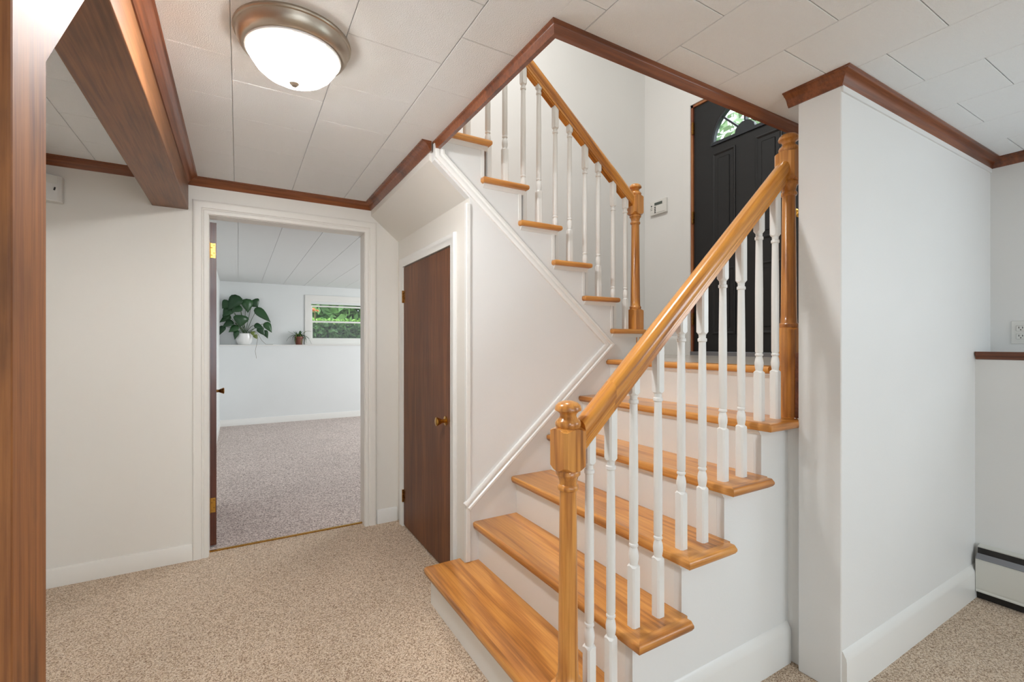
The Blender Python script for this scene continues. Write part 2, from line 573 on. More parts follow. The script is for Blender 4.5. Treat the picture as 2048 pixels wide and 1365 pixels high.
# back wall with a wide window behind the camera
w = boxes('wall_back', WALL, None, (X_LEFT - .1, -0.65, Y_BACK - .1, Y_BACK, 0, CEIL + .01), (2.65, X_UP + .1, Y_BACK - .1, Y_BACK, 0, CEIL + .01), (-0.65, 2.65, Y_BACK - .1, Y_BACK, 0, 0.45), (-0.65, 2.65, Y_BACK - .1, Y_BACK, 2.12, CEIL + .01))
tag(w, 'white wall behind the viewer with a wide window opening', 'wall', 'structure')
# right: lower wall, ledge, upper wall set back with a window behind the camera
bm = bmesh.new()
a_box(bm, X_LOW, X_UP + .1, Y_BACK, Y_PIL0, 0, LEDGE)
a_box(bm, X_UP, X_UP + .1, -0.40, Y_PIL0 + .01, LEDGE, CEIL + .01)
a_box(bm, X_UP, X_UP + .1, Y_BACK, -1.70, LEDGE, CEIL + .01)
a_box(bm, X_UP, X_UP + .1, -1.70, -0.40, 2.08, CEIL + .01)
a_box(bm, X_UP, X_UP + .1, -1.70, -0.40, LEDGE, 1.32)
tag(finish('wall_right', bm, WALL, None), 'white end wall with a ledge at half height above the heater', 'wall', 'structure')
# wall beside the stairs (its end shows as a pillar)
w = boxes('wall_pillar', WALL, None, (X_PIL, X_UP + .12, Y_PIL0, Y_PIL1, 0, CEIL + .01), (X_PIL + .03, X_PIL + .12, Y_PIL1, Y_NEAR + .02, 0, 0.938), bev=0.003, seg=1)
tag(w, 'white partition wall with a squared end beside the stairs', 'wall', 'structure')

# closet wall with door opening, sloping soffit under the upper flight
CD0, CD1, CDZ = 2.325, 3.165, 1.800
w = boxes('wall_closet', WALLC, None, (X_CLOSET, X_CLOSET + .05, Y_STR + .002, CD0, 0, 2.0), (X_CLOSET, X_CLOSET + .05, CD1, Y_FAR, 0, 2.0), (X_CLOSET, X_CLOSET + .05, CD0, CD1, CDZ, 2.0))
tag(w, 'white closet wall under the stairs', 'wall', 'structure')
SOF = lambda x: 2.166 - 0.834 * (x - 0.794)
bm = bmesh.new()
a_prism(bm, [(.80, SOF(.80)), (X_CLOSET + .02, SOF(X_CLOSET + .02)), (X_CLOSET + .02, SOF(X_CLOSET) + .04), (.83, SOF(.80) + .02), (.83, CEIL + .02), (.80, CEIL + .02)], XZ, Y_STR + .0405, Y_FAR)
tag(finish('ceiling_slope', bm, WALLC, None), 'sloping white soffit under the upper stairs', 'soffit', 'structure')

# ------------------------------------------------------------------ upper stair hall
OPX, OPY = 0.83, 1.15
bm = bmesh.new()
a_prism(bm, [(-1.2, 2.3), (1.06, 2.3), (1.06, 1.05), (X_DOOR + .1, 1.05), (X_DOOR + .1, UPCEIL), (-1.2, UPCEIL)], XZ, Y_UPFAR, Y_UPFAR + .1, True)
tag(finish('wall_upper_far', bm, WALL, None), 'tall white stairwell wall behind the upper balusters', 'wall', 'structure')
FD0, FD1, FDZ0, FDZ1 = 1.64, 2.58, LAND + .03, 3.245      # front door opening
w = boxes('wall_entry', WALL, None, (X_DOOR, X_DOOR + .12, FD1, Y_UPFAR, LAND - .1, UPCEIL), (X_DOOR, X_DOOR + .12, 1.0, FD0, LAND - .1, UPCEIL), (X_DOOR, X_DOOR + .12, FD0, FD1, FDZ1, UPCEIL), (X_DOOR, X_DOOR + .12, FD0, FD1, LAND - .1, LAND))
tag(w, 'white entry wall with the keypad and black front door', 'wall', 'structure')
w = boxes('wall_upper_near', WALL, None, (OPX, X_DOOR + .1, OPY - .1, OPY, CEIL + .01, UPCEIL))
tag(w, 'white stairwell wall above the hall ceiling edge', 'wall', 'structure')
w = boxes('wall_upper_left', WALL, None, (-1.25, -1.15, OPY - .1, Y_UPFAR + .1, UPFLOOR, UPCEIL), (-1.2, OPX, OPY - .1, OPY, UPFLOOR, UPCEIL))
tag(w, 'white walls of the upper hall', 'wall', 'structure')
tag(boxes('ceiling_upper', WALL, None, (-1.25, X_DOOR + .12, OPY - .1, Y_UPFAR + .1, UPCEIL, UPCEIL + .05)), 'white ceiling over the stairwell', 'ceiling', 'structure')
tag(boxes('floor_landing', VINYL, None, (1.935, X_DOOR + .12, 1.122, Y_UPFAR, LAND - .03, LAND), (2.004, X_DOOR + .12, Y_PIL1, 1.122, LAND - .03, LAND)), 'pale vinyl landing floor at the front door', 'floor', 'structure')

# ------------------------------------------------------------------ ceiling of square tiles
ceil = thing('ceiling', (0, 0, CEIL), 'white ceiling of staggered square fibre tiles', 'ceiling', 'structure')
boxes('slab', TILE, ceil, (X_LEFT - .1, OPX, Y_BACK - .1, Y_FAR + .12, CEIL + .008, UPFLOOR), (OPX, X_UP + .1, Y_BACK - .1, OPY, CEIL + .008, UPFLOOR))
TX, TY, GAP = 0.316, 0.323, 0.0009
tile_cache = {}
def clip(r, q):
    x0, x1, y0, y1 = max(r[0], q[0]), min(r[1], q[1]), max(r[2], q[2]), min(r[3], q[3])
    return (x0, x1, y0, y1) if x1 - x0 > .006 and y1 - y0 > .006 else None
def tile_mesh(rects):
    key = tuple(round(v, 4) for r in rects for v in r)
    if key not in tile_cache:
        bm = bmesh.new()
        for x0, x1, y0, y1 in rects:
            b = 0.0017
            lo = [bm.verts.new(p) for p in ((x0 + b, y0 + b, 0), (x1 - b, y0 + b, 0), (x1 - b, y1 - b, 0), (x0 + b, y1 - b, 0))]
            hi = [bm.verts.new(p) for p in ((x0, y0, b), (x1, y0, b), (x1, y1, b), (x0, y1, b))]
            up = [bm.verts.new(p) for p in ((x0, y0, .008), (x1, y0, .008), (x1, y1, .008), (x0, y1, .008))]
            bm.faces.new(lo[::-1])
            for i in range(4):
                j = (i + 1) % 4
                bm.faces.new((lo[i], lo[j], hi[j], hi[i]))
                bm.faces.new((hi[i], hi[j], up[j], up[i]))
        me = bpy.data.meshes.new('ceiling_tile')
        bmesh.ops.recalc_face_normals(bm, faces=bm.faces[:])
        bm.to_mesh(me); bm.free()
        me.materials.append(TILE)
        tile_cache[key] = me
    return tile_cache[key]
for k in range(-3, 11):
    x0 = -0.02 + TX * k
    ph = 2.0 if k % 2 == 0 else 1.84
    for j in range(-9, 6):
        y0 = ph + TY * j
        r = (x0 + GAP, x0 + TX - GAP, y0 + GAP, y0 + TY - GAP)
        if y0 < -0.55 or (y0 < 0.1 and x0 < 0.6):
            continue
        if x0 < -0.3 and y0 < 1.3:
            continue
        parts = [c for c in (clip(r, (X_LEFT, .815, -4, Y_FAR)), clip(r, (.815, X_UP, -4, 1.14))) if c]
        if not parts:
            continue
        ox, oy = parts[0][0], parts[0][2]
        place('tile', tile_mesh([(a - ox, b - ox, c - oy, d - oy) for a, b, c, d in parts]), (ox, oy, CEIL), ceil)

# ------------------------------------------------------------------ crown mouldings
CROWN = [(0, -.046), (.005, -.046), (.008, -.041), (.013, -.036), (.018, -.024), (.027, -.015), (.036, -.011), (.040, -.006), (.047, -.005), (.047, 0), (0, 0)]
up = lambda z: (lambda u, v, h: (u, v, z + h))
CZ = CEIL
BX0, BX1, BZ = -0.42, -0.25, 2.05        # the ceiling beam
def crown(name, mat, path, side, label):
    return tag(sweep(name, mat, None, path, CROWN, up(CZ), side), label, 'crown moulding', 'structure')
crown('trim_2', TRIM_X, [(BX1 - .0, Y_FAR), (0.80, Y_FAR), (0.80, Y_STR + .01)], -1, 'stained crown moulding above the doorway, turning along the soffit')
crown('trim_3', TRIM_X, [(X_LEFT, 1.2), (X_LEFT, Y_FAR), (BX0, Y_FAR)], -1, 'short stained crown moulding between beam and side wall')
crown('trim_4', TRIM_Y, [(BX1, Y_FAR - .046), (BX1, 0.2)], 1, 'stained crown moulding running along the beam')
crown('trim_5', TRIM_X, [(X_PIL, Y_PIL1 + .035), (X_PIL, Y_PIL0), (X_UP, Y_PIL0), (X_UP, Y_BACK)], -1, 'stained crown moulding wrapping the partition end and right corner')
LIP = [(-.02, 0), (.007, 0), (.007, -.007), (.001, -.011), (0, -.014), (-.004, -.040), (-.02, -.040)]
t = sweep('trim_6', TRIM_X, None, [(0.815, Y_STR + .02), (0.815, 1.137), (X_DOOR, 1.137)], LIP, up(CZ), -1)
tag(t, 'stained wood edging around the stairwell opening', 'trim', 'structure')
# white fascia inside the opening
tag(boxes('trim_7', TRIMW, None, (.832, .840, 1.15, Y_STR, CEIL - .034, UPFLOOR), (.832, X_DOOR, 1.15, 1.158, CEIL - .034, CEIL + .02)), 'white lining board inside the stairwell opening', 'trim', 'structure')
tag(boxes('trim_8', WALL, None, (X_PIL + .001, X_UP, Y_PIL0 - .006, Y_PIL0, CEIL - .066, CEIL - .04)), 'white strip under the crown on the partition wall', 'trim', 'structure')

# ------------------------------------------------------------------ baseboards
BASE = [(0, 0), (.013, 0), (.013, .088), (.009, .096), (0, .098)]
floorfn = lambda u, v, h: (u, v, h)
tag(sweep('baseboard_far', WALLC, None, [(X_LEFT, Y_FAR), (DO_X0 - .08, Y_FAR)], BASE, floorfn, -1), 'low cream baseboard left of the doorway', 'baseboard', 'structure')
tag(sweep('baseboard_corner', TRIMW, None, [(DO_X1 + .085, Y_FAR), (X_CLOSET - .012, Y_FAR)], BASE, floorfn, -1), 'short white baseboard between doorway and closet door', 'baseboard', 'structure')
BASEH = [(0, 0), (.016, 0), (.016, .125), (.014, .137), (.008, .148), (.003, .158), (0, .160)]
tag(sweep('baseboard_right', TRIMW, None, [(X_PIL + .004, Y_PIL0), (X_LOW, Y_PIL0)], BASEH, floorfn, -1), 'tall moulded white baseboard on the partition wall', 'baseboard', 'structure')
tag(sweep('baseboard_stairs', TRIMW, None, [(0.86, Y_NEAR), (1.893, Y_NEAR)], BASEH, floorfn, -1), 'tall white baseboard under the open side of the stairs', 'baseboard', 'structure')
tag(sweep('baseboard_entry', TRIMW, None, [(X_DOOR, Y_UPFAR), (X_DOOR, FD1 + .09)], BASEH, lambda u, v, h: (u, v, LAND + h), -1), 'white baseboard by the front door', 'baseboard', 'structure')

# ------------------------------------------------------------------ doorway 1: jamb, casing, open door
CAS = [(0, 0), (0, .012), (.006, .015), (.020, .015), (.024, .011), (.030, .011), (.034, .017), (.062, .020), (.070, .020), (.075, .016), (.078, 0)]
t = boxes('trim_9', WALLC, None, (DO_X0 - .02, DO_X0, Y_FAR, Y_FAR + .12, 0, DO_Z + .02), (DO_X1, DO_X1 + .02, Y_FAR, Y_FAR + .12, 0, DO_Z + .02), (DO_X0, DO_X1, Y_FAR, Y_FAR + .12, DO_Z, DO_Z + .02))
tag(t, 'cream jamb lining the open doorway', 'door jamb', 'structure')
t = sweep('trim_10', WALLC, None, [(DO_X0 - .003, 0), (DO_X0 - .003, DO_Z + .003), (DO_X1 + .003, DO_Z + .003), (DO_X1 + .003, 0)], CAS, lambda u, v, h: (u, Y_FAR - h, v), 1)
tag(t, 'wide moulded cream casing around the open doorway', 'door casing', 'structure')
d1 = thing('door_1', (-0.133, 3.43, 0), 'dark red wooden door standing open into the far room', 'door', 'structure')
A1 = math.radians(2.4)
M1 = Matrix.Translation((-0.133, 3.43, 0)) @ Matrix.Rotation(A1, 4, 'Z')
bm = bmesh.new()
a_box(bm, -.017, .017, 0, .89, .015, 2.02, M=M1)
finish('leaf', bm, DOORD, d1)
for hz in (1.80, 0.22):
    bm = bmesh.new()
    a_box(bm, -.017, .012, -.004, 0, hz, hz + .09, M=M1)
    a_lathe(bm, [(.006, hz - .004), (.006, hz + .094)], n=10, M=M1 @ Matrix.Translation((-.019, -.006, 0)))
    hg = finish('hinge', bm, BRASS, d1)
    for sx, sz in ((-.008, .015), (.004, .03), (-.008, .062), (.004, .077)):
        bm = bmesh.new()
        a_lathe(bm, [(.004, 0), (.004, .0012), (.002, .0018)], n=8, M=M1 @ Matrix.Translation((sx, -.004, hz + sz)) @ Matrix.Rotation(math.pi / 2, 4, 'X'))
        finish('screw', bm, BRASSD, hg)
KNOB = [(.026, 0), (.026, .004), (.011, .007), (.010, .022), (.014, .030), (.024, .052), (.024, .056), (.018, .059), (0, .060)]
lathe('knob', BRASSD, d1, KNOB, (0, 0, 0), 18, M1 @ Matrix.Translation((.017, .83, .90)) @ Matrix.Rotation(math.pi / 2, 4, 'Y'))

# ------------------------------------------------------------------ closet door
d2 = thing('door_2', (X_CLOSET, (CD0 + CD1) / 2, 0), 'flush mahogany brown closet door under the stairs', 'door', 'structure')
boxes('leaf', DOORW, d2, (X_CLOSET - .004, X_CLOSET + .03, CD0 + .004, CD1 - .004, .012, CDZ - .006))
for hz in (1.55, .17):
    bm = bmesh.new()
    a_lathe(bm, [(.007, hz), (.007, hz + .085)], X_CLOSET - .010, CD1 - .001, 10)
    a_box(bm, X_CLOSET - .006, X_CLOSET - .002, CD1 - .03, CD1, hz, hz + .085)
    finish('hinge', bm, BRASSD, d2)
kp = lathe('knob', BRASS, d2, KNOB, (X_CLOSET - .004, 2.405, .84), 20, Matrix.Rotation(-math.pi / 2, 4, 'Y'))
boxes('latch_plate', BRASSD, d2, (X_CLOSET - .006, X_CLOSET - .003, CD0 + .005, CD0 + .02, .815, .865))
CAS2 = [(0, 0), (0, .012), (.006, .014), (.03, .014), (.036, .018), (.054, .018), (.058, .014), (.060, 0)]
t = sweep('trim_11', TRIMW, None, [(CD0, 0), (CD0, CDZ), (CD1, CDZ), (CD1, 0)], CAS2, lambda u, v, h: (X_CLOSET - h, u, v), 1)
tag(t, 'white casing around the closet door', 'door casing', 'structure')

# ------------------------------------------------------------------ wall under the upper flight (stringer)
XN = [2.198, 1.977, 1.761, 1.547, 1.330, 1.108]       # nosings of the upper flight
ZT2 = [1.357, 1.544, 1.732, 1.922, 2.110, 2.298]
poly = [(X_CLOSET + .002, 0), (2.30, 0), (2.30, LAND - .03)]
prev = LAND - .03
for xn, z in zip(XN, ZT2):
    poly += [(xn - .03, prev), (xn - .03, z - .03)]
    prev = z - .03
poly += [(.862, prev), (.862, UPFLOOR - .03), (.812, UPFLOOR - .03), (.812, SOF(.812)), (X_CLOSET + .002, SOF(X_CLOSET + .002))]
w = prism('wall_stairs', WALL, None, poly, XZ, Y_STR, Y_STR + .04, True)
tag(w, 'white stepped side of the upper flight above the lower treads', 'wall', 'structure')
SKT = [(0, 0), (0, .012), (.006, .016), (.018, .016), (.022, .012), (.028, .012), (.034, .020), (.044, .020), (.050, .014), (.052, 0)]
fs = lambda u, v, h: (u, Y_STR - h, v)
t = sweep('trim_12', TRIMW, None, [(.812, CEIL - .04), (.812, SOF(.812) + .012), (1.878, 1.263), (.962, .476)], SKT, fs, 1)
tag(t, 'white moulding following the slope of both stair flights', 'trim', 'structure')
t = boxes('trim_13', TRIMW, None, (X_CLOSET - .020, X_CLOSET + .004, Y_STR - .010, Y_STR + .016, .18, SOF(X_CLOSET) - .03), bev=.004, seg=3)
tag(t, 'narrow white corner bead between closet wall and stair wall', 'trim', 'structure')

# ------------------------------------------------------------------ lower flight of stairs
NX = [0.780, 1.016, 1.239, 1.464, 1.688]
NZ = [0.178, 0.374, 0.570, 0.767, 0.968]
YE = 0.987
st1 = thing('staircase', (1.3, 1.55, 0), 'lower oak stairs with white risers rising to the landing', 'stairs')
def bevel_edges(bm, pred, off, seg=3):
    es = [e for e in bm.edges if pred(e)]
    bmesh.ops.bevel(bm, geom=es, offset=off, segments=seg, profile=0.5, affect='EDGES')
def tread_piece(name, mat, parent, poly, z0, z1, outer):
    """flat board; 'outer' says which xy edges have a rounded nose"""
    bm = bmesh.new()
    a_prism(bm, poly, XY, z0, z1, True)
    bmesh.ops.recalc_face_normals(bm, faces=bm.faces[:])
    def pred(e):
        a, b = e.verts[0].co, e.verts[1].co
        return abs(a.z - b.z) < 1e-6 and outer(a) and outer(b)
    bevel_edges(bm, pred, .011)
    return finish(name, bm, mat, parent, smooth=40)
TH = .029
for i, (x0, z) in enumerate(zip(NX, NZ)):
    xb = (NX[i + 1] if i < 4 else 1.897) + .032
    if i == 0:
        body = [(x0, 2.168), (x0, YE), (x0 + .036, YE + .036), (xb, YE + .036), (xb, Y_STR), (X_CLOSET - .024, Y_STR), (X_CLOSET - .024, 2.168)]
        tr = tread_piece('tread', OAK_Y, st1, body, z - TH, z, lambda p: abs(p.x - x0) < 1e-4)
    else:
        body = [(x0, Y_STR), (x0, YE), (x0 + .036, YE + .036), (xb, YE + .036), (xb, Y_STR)]
        tr = tread_piece('tread', OAK_Y, st1, body, z - TH, z, lambda p: abs(p.x - x0) < 1e-4)
    xe = xb - .012 if i < 4 else 1.924
    tread_piece('return_nosing', OAK_X, tr, [(x0, YE), (xe, YE), (xe, YE + .0365), (x0 + .0365, YE + .0365)], z - TH, z, lambda p: abs(p.y - YE) < 1e-4)
zs = [0] + NZ + [LAND]
rx = [x + .03 for x in NX] + [1.927]
for i in range(6):
    y0 = Y_NEAR + .03
    y1 = 2.155 if i == 0 else Y_STR
    top = zs[i + 1] - TH
    boxes('riser', TRIMW, st1, (rx[i], rx[i] + .018, y0, y1, zs[i] - (.0 if i == 0 else .01), top), bev=.001, seg=1)
    if i > 0:
        CO = [(0, 0), (-.016, 0), (-.015, -.006), (-.008, -.011), (-.004, -.018), (0, -.019)]
        prism('cove_moulding', TRIMW, st1, [(rx[i] + a, top + b) for a, b in CO], XZ, (Y_NEAR if i < 5 else 1.125), y1, smooth=40)
# first step's closed end
boxes('step_end', TRIMW, st1, (rx[0] + .018, X_CLOSET - .002, 2.12, 2.154, 0, NZ[0] - TH))
# stepped closed side under the near tread ends
poly = [(rx[0], 0), (rx[5] + .05, 0), (rx[5] + .05, NZ[4] - TH)]
for i in range(4, -1, -1):
    poly += [(rx[i], NZ[i] - TH)]
    if i > 0:
        poly += [(rx[i], NZ[i - 1] - TH)]
pp = []
for p in poly:
    if not pp or (abs(pp[-1][0] - p[0]) + abs(pp[-1][1] - p[1])) > 1e-5:
        pp.append(p)
prism('side_string', WALL, st1, pp, XZ, Y_NEAR, Y_NEAR + .03, True)
tag(boxes('trim_19', TRIM_X, None, (1.925, 1.95, Y_PIL1 + .001, 1.033, NZ[4], LAND + .06), bev=.003), 'short dark wood strip between the landing newel and the partition', 'trim', 'structure')
# landing nosing
tread_piece('landing_nosing', OAK_Y, st1, [(1.897, Y_STR), (1.897, 1.125), (2.0, 1.125), (2.0, Y_STR)], LAND - TH, LAND + .001, lambda p: abs(p.x - 1.897) < 1e-4)

# ------------------------------------------------------------------ upper flight of stairs
st2 = thing('staircase', (1.5, 2.6, LAND), 'upper oak stairs with white risers climbing past the ceiling', 'stairs')
for i, (xn, z) in enumerate(zip(XN, ZT2)):
    xb = (XN[i + 1] if i < 5 else .892) - .032
    ye = Y_STR - .036
    xl = xb - .018
    body = [(xn, ye), (xn, Y_UPFAR), (xb, Y_UPFAR), (xb, Y_STR), (xl, Y_STR - .001), (xl, ye)]
    tread_piece('tread', OAK_X, st2, body, z - TH, z, lambda p: abs(p.x - xn) < 1e-4 or abs(p.y - ye) < 1e-4 or abs(p.x - xl) < 1e-4)
    CO = [(0, 0), (-.014, 0), (-.013, -.006), (-.007, -.011), (-.003, -.020), (0, -.021)]
    prism('cove_moulding', TRIMW, st2, [(Y_STR + a, z - TH + b) for a, b in CO], YZ, xl + .014, xn - .014, smooth=40)
zs2 = [LAND] + ZT2 + [UPFLOOR]
for i in range(7):
    x = (XN[i] if i < 6 else .892) - .03
    boxes('riser', TRIMW, st2, (x - .018, x, Y_STR - .004, Y_UPFAR, zs2[i], zs2[i + 1] - TH), bev=.001, seg=1)
tag(boxes('floor_upper', OAK_X, None, (-1.2, .885, OPY, Y_UPFAR, UPFLOOR - .02, UPFLOOR)), 'oak floor of the upper hall', 'floor', 'structure')

# ------------------------------------------------------------------ newels, balusters, rails
def square_ring(bm, s, z, ch=0.0):
    h = s / 2
    return [bm.verts.new((x * h, y * h, z)) for x, y in ((-1, -1), (1, -1), (1, 1), (-1, 1))]
def a_square_block(bm, s, z0, z1, ch0, ch1, r0=None, r1=None, n=24):
    """square post block whose chamfered ends turn into a round section of radius r0 / r1"""
    h = s / 2
    k = n // 4
    def ring(half, z, rad=None):
        out = []
        for i in range(n):
            a = 2 * math.pi * (i + .5) / n
            c, sn = math.cos(a), math.sin(a)
            m = max(abs(c), abs(sn))
            if rad is None:
                out.append(bm.verts.new((c / m * half, sn / m * half, z)))
            else:
                out.append(bm.verts.new((c * rad, sn * rad, z)))
        return out
    def corner_ring(z_mid, dz):
        """square outline; corners start dz further from the end than the flats"""
        out = []
        for i in range(n):
            a = 2 * math.pi * (i + .5) / n
            c, sn = math.cos(a), math.sin(a)
            m = max(abs(c), abs(sn))
            corner = (1 / m - 1) / (math.sqrt(2) - 1)
            out.append(bm.verts.new((c / m * h, sn / m * h, z_mid + dz * corner)))
        return out
    rings = []
    if r0 is not None:
        rings.append(ring(0, z0, r0))
        rings.append(corner_ring(z0 + .002, ch0))
    else:
        rings.append(ring(h, z0))
    if r1 is not None:
        rings.append(corner_ring(z1 - .002, -ch1))
        rings.append(ring(0, z1, r1))
    else:
        rings.append(ring(h, z1))
    for a, b in zip(rings, rings[1:]):
        for i in range(n):
            j = (i + 1) % n
            bm.faces.new((a[i], a[j], b[j], b[i]))
    bm.faces.new(rings[0][::-1]); bm.faces.new(rings[-1])

def make_newel(parent, x, y, z0, base_top, ztop, mat=OAK_Z, lab=None):
    """turned newel; local z measured from the top so that all three share one head"""
    root = bpy.data.objects.new('newel_post', None)
    root.location = Vector((x, y, z0)) - wloc(parent)
    root.parent = parent
    link(root)
    if lab: root['label'] = lab
    S = .082
    o = (x, y, 0)
    def add(name, bm):
        bmesh.ops.translate(bm, verts=bm.verts[:], vec=Vector(o))
        finish(name, bm, mat, root, smooth=38)
    bm = bmesh.new(); a_square_block(bm, S, z0, base_top, .0, .012, None, .034); add('base_block', bm)
    bb = ztop - .205                        # underside of the head block
    bm = bmesh.new()
    a_lathe(bm, [(.034, base_top - .001), (.036, base_top + .006), (.036, base_top + .014), (.031, base_top + .020), (.0295, base_top + .05), (.0245, bb - .062), (.0245, bb - .056), (.030, bb - .052), (.0315, bb - .046), (.030, bb - .040), (.026, bb - .036), (.0265, bb - .026), (.030, bb - .014), (.036, bb - .008), (.036, bb + .0), (.034, bb + .004)], n=24)
    add('turned_shaft', bm)
    bm = bmesh.new(); a_square_block(bm, S, bb + .003, ztop - .077, .020, .012, .034, .034); add('head_block', bm)
    t = ztop
    bm = bmesh.new()
    a_lathe(bm, [(.034, t - .078), (.037, t - .072), (.0375, t - .064), (.034, t - .057), (.027, t - .051), (.0235, t - .044), (.025, t - .037), (.031, t - .032), (.0385, t - .028), (.039, t - .023), (.036, t - .014), (.028, t - .006), (.014, t - .001), (0, t)], n=24)
    add('cap', bm)
    return root

def baluster_mesh(total_hi, total_lo, bead, s=.033):
    """white baluster, origin at its foot; its top is cut along the rail from lo (at -x) to hi (at +x)"""
    bm = bmesh.new()
    bs = .195
    a_square_block(bm, s, 0, bs, 0, .010, None, .0125, 16)
    a_lathe(bm, [(.0125, bs - .001), (.013, bs + .003), (.0155, bs + .018), (.0162, bs + .030), (.014, bs + .046), (.0115, bs + .053), (.0115, bs + .056), (.0145, bs + .059), (.0145, bs + .065), (.0118, bs + .068), (.0142, bs + .075), (.0142, bead - .2), (.0122, bead - .012), (.0122, bead - .008), (.0155, bead - .005), (.0155, bead + .004), (.012, bead + .007), (.0125, bead + .018), (.0135, bead + .020)], n=14)
    # top block
    n = 16
    h = s / 2
    def sq(fz):
        out = []
        for i in range(n):
            a = 2 * math.pi * (i + .5) / n
            c, sn = math.cos(a), math.sin(a)
            m = max(abs(c), abs(sn))
            out.append((c / m * h, sn / m * h, fz(c / m, (1 / m - 1) / (math.sqrt(2) - 1))))
        return [bm.verts.new(p) for p in out]
    r = [bm.verts.new((.0133 * math.cos(2 * math.pi * (i + .5) / n), .0133 * math.sin(2 * math.pi * (i + .5) / n), bead + .019)) for i in range(n)]
    b1 = sq(lambda c, k: bead + .022 + .012 * k)
    mid = (total_hi + total_lo) / 2
    b2 = sq(lambda c, k: mid + (total_hi - total_lo) / 2 * c)
    for a, b in ((r, b1), (b1, b2)):
        for i in range(n):
            j = (i + 1) % n
            bm.faces.new((a[i], a[j], b[j], b[i]))
    bm.faces.new(r[::-1]); bm.faces.new(b2)
    bmesh.ops.recalc_face_normals(bm, faces=bm.faces[:])
    me = bpy.data.meshes.new('baluster')
    bm.to_mesh(me); bm.free()
    me.materials.append(TRIMW)
    me.polygons.foreach_set('use_smooth', [True] * len(me.polygons))
    me.set_sharp_from_angle(angle=math.radians(38))
    return me

RAIL = [(-.020, -.034), (.020, -.034), (.020, -.022), (.0235, -.018), (.0235, -.012), (.029, -.006), (.031, .004), (.030, .016), (.0255, .026), (.016, .032), (0, .034), (-.016, .032), (-.0255, .026), (-.030, .016), (-.031, .004), (-.029, -.006), (-.0235, -.012), (-.0235, -.018), (-.020, -.022)]
def rail_piece(name, mat, parent, xa, xb, zf, y, slope, label=None):
    """handrail cut plumb at both ends"""
    k = math.sqrt(1 + slope * slope)
    bm = bmesh.new()
    A = [bm.verts.new((xa, y + u, zf(xa) + v * k)) for u, v in RAIL]
    B = [bm.verts.new((xb, y + u, zf(xb) + v * k)) for u, v in RAIL]
    n = len(RAIL)
    for i in range(n):
        j = (i + 1) % n
        bm.faces.new((A[i], A[j], B[j], B[i]))
    bm.faces.new(A[::-1]); bm.faces.new(B)
    o = finish(name, bm, mat, parent, smooth=35)
    if label: o['label'] = label
    return o

YB = 1.08
S1 = 0.92
zr1 = lambda x: 0.998 + S1 * (x - 0.866)
rl1 = thing('stair_railing', (1.4, YB, .178), 'lower stair railing with oak handrail and white turned balusters', 'railing')
make_newel(rl1, .825, YB, NZ[0], .285, 1.104)
make_newel(rl1, 1.962, YB - .004, NZ[4], 1.335, 2.137)
rail_piece('handrail', OAK_UP, rl1, .866, .985, zr1, YB, S1)
rail_piece('handrail', OAK_UP, rl1, .985, 1.922, zr1, YB, S1)
K1 = math.sqrt(1 + S1 * S1)
bals = [(0, .900), (0, .985)] + [(i, NX[i] + dx) for i in range(1, 5) for dx in (.065, .175)]
for i, bx in bals:
    z = NZ[i]
    mid = zr1(bx) - .033 * K1 - z
    place('baluster', baluster_mesh(mid + S1 * .0165, mid - S1 * .0165, .712), (bx, YB - .005, z), rl1)

YB2, S2 = 2.15, -0.80
zr2 = lambda x: 2.178 + S2 * (x - 2.137)
rl2 = thing('stair_railing', (1.6, YB2, LAND), 'upper stair railing with slim oak handrail and white balusters', 'railing')
make_newel(rl2, 2.176, YB2, LAND, 1.487, 2.284)
rail_piece('handrail', OAK_DN, rl2, .60, 2.137, zr2, YB2, S2)
K2 = math.sqrt(1 + S2 * S2)
for i, xn in enumerate(XN):
    for dx in (.108, .210):
        if i == 5 and dx > .2: dx = .20
        bx = xn - dx
        z = ZT2[i]
        mid = zr2(bx) - .033 * K2 - z
        place('baluster', baluster_mesh(mid - S2 * -.0165, mid + S2 * -.0165, .735), (bx, YB2, z), rl2)
# short fillets under the upper rail between balusters
xs = sorted([xn - dx for xn in XN for dx in (.108, .210)], reverse=True)
for a, b in zip(xs, xs[1:]):
    x1, x0 = a - .018, b + .018
    if x1 - x0 < .02: continue
    bm = bmesh.new()
    lo = -.033 * K2
    a_prism(bm, [(x0, zr2(x0) + lo), (x1, zr2(x1) + lo), (x1, zr2(x1) + lo - .010), (x0, zr2(x0) + lo - .010)], XZ, YB2 - .016, YB2 + .016)
    finish('fillet', bm, OAK_DN, rl2)

# ------------------------------------------------------------------ beam, post and brace
bm_ = bmesh.new()
a_box(bm_, BX0, BX1, -2.5, Y_FAR - .001, BZ, CEIL, bev=.004, seg=2)
tag(finish('ceiling_beam', bm_, BEAM, None), 'boxed brown stained ceiling beam running to the doorway wall', 'beam', 'structure')
PY0, PY1 = .838, .966
bm_ = bmesh.new()
a_box(bm_, BX0 + .02, BX1, PY0, PY1, 0, BZ, bev=.004, seg=2)
tag(finish('wooden_post', bm_, POST, None), 'rough knotty brown wooden post at the photo edge', 'post', 'thing')
bm_ = bmesh.new()
ang = [(PY1, 1.690), (PY1 + .33, BZ), (PY1 + .20, BZ), (PY1, 1.82)]
a_prism(bm_, ang, YZ, BX0 + .05, BX1 - .004)
tag(finish('knee_brace', bm_, POST, None), 'slanted wooden brace between the post and the beam', 'brace', 'thing')

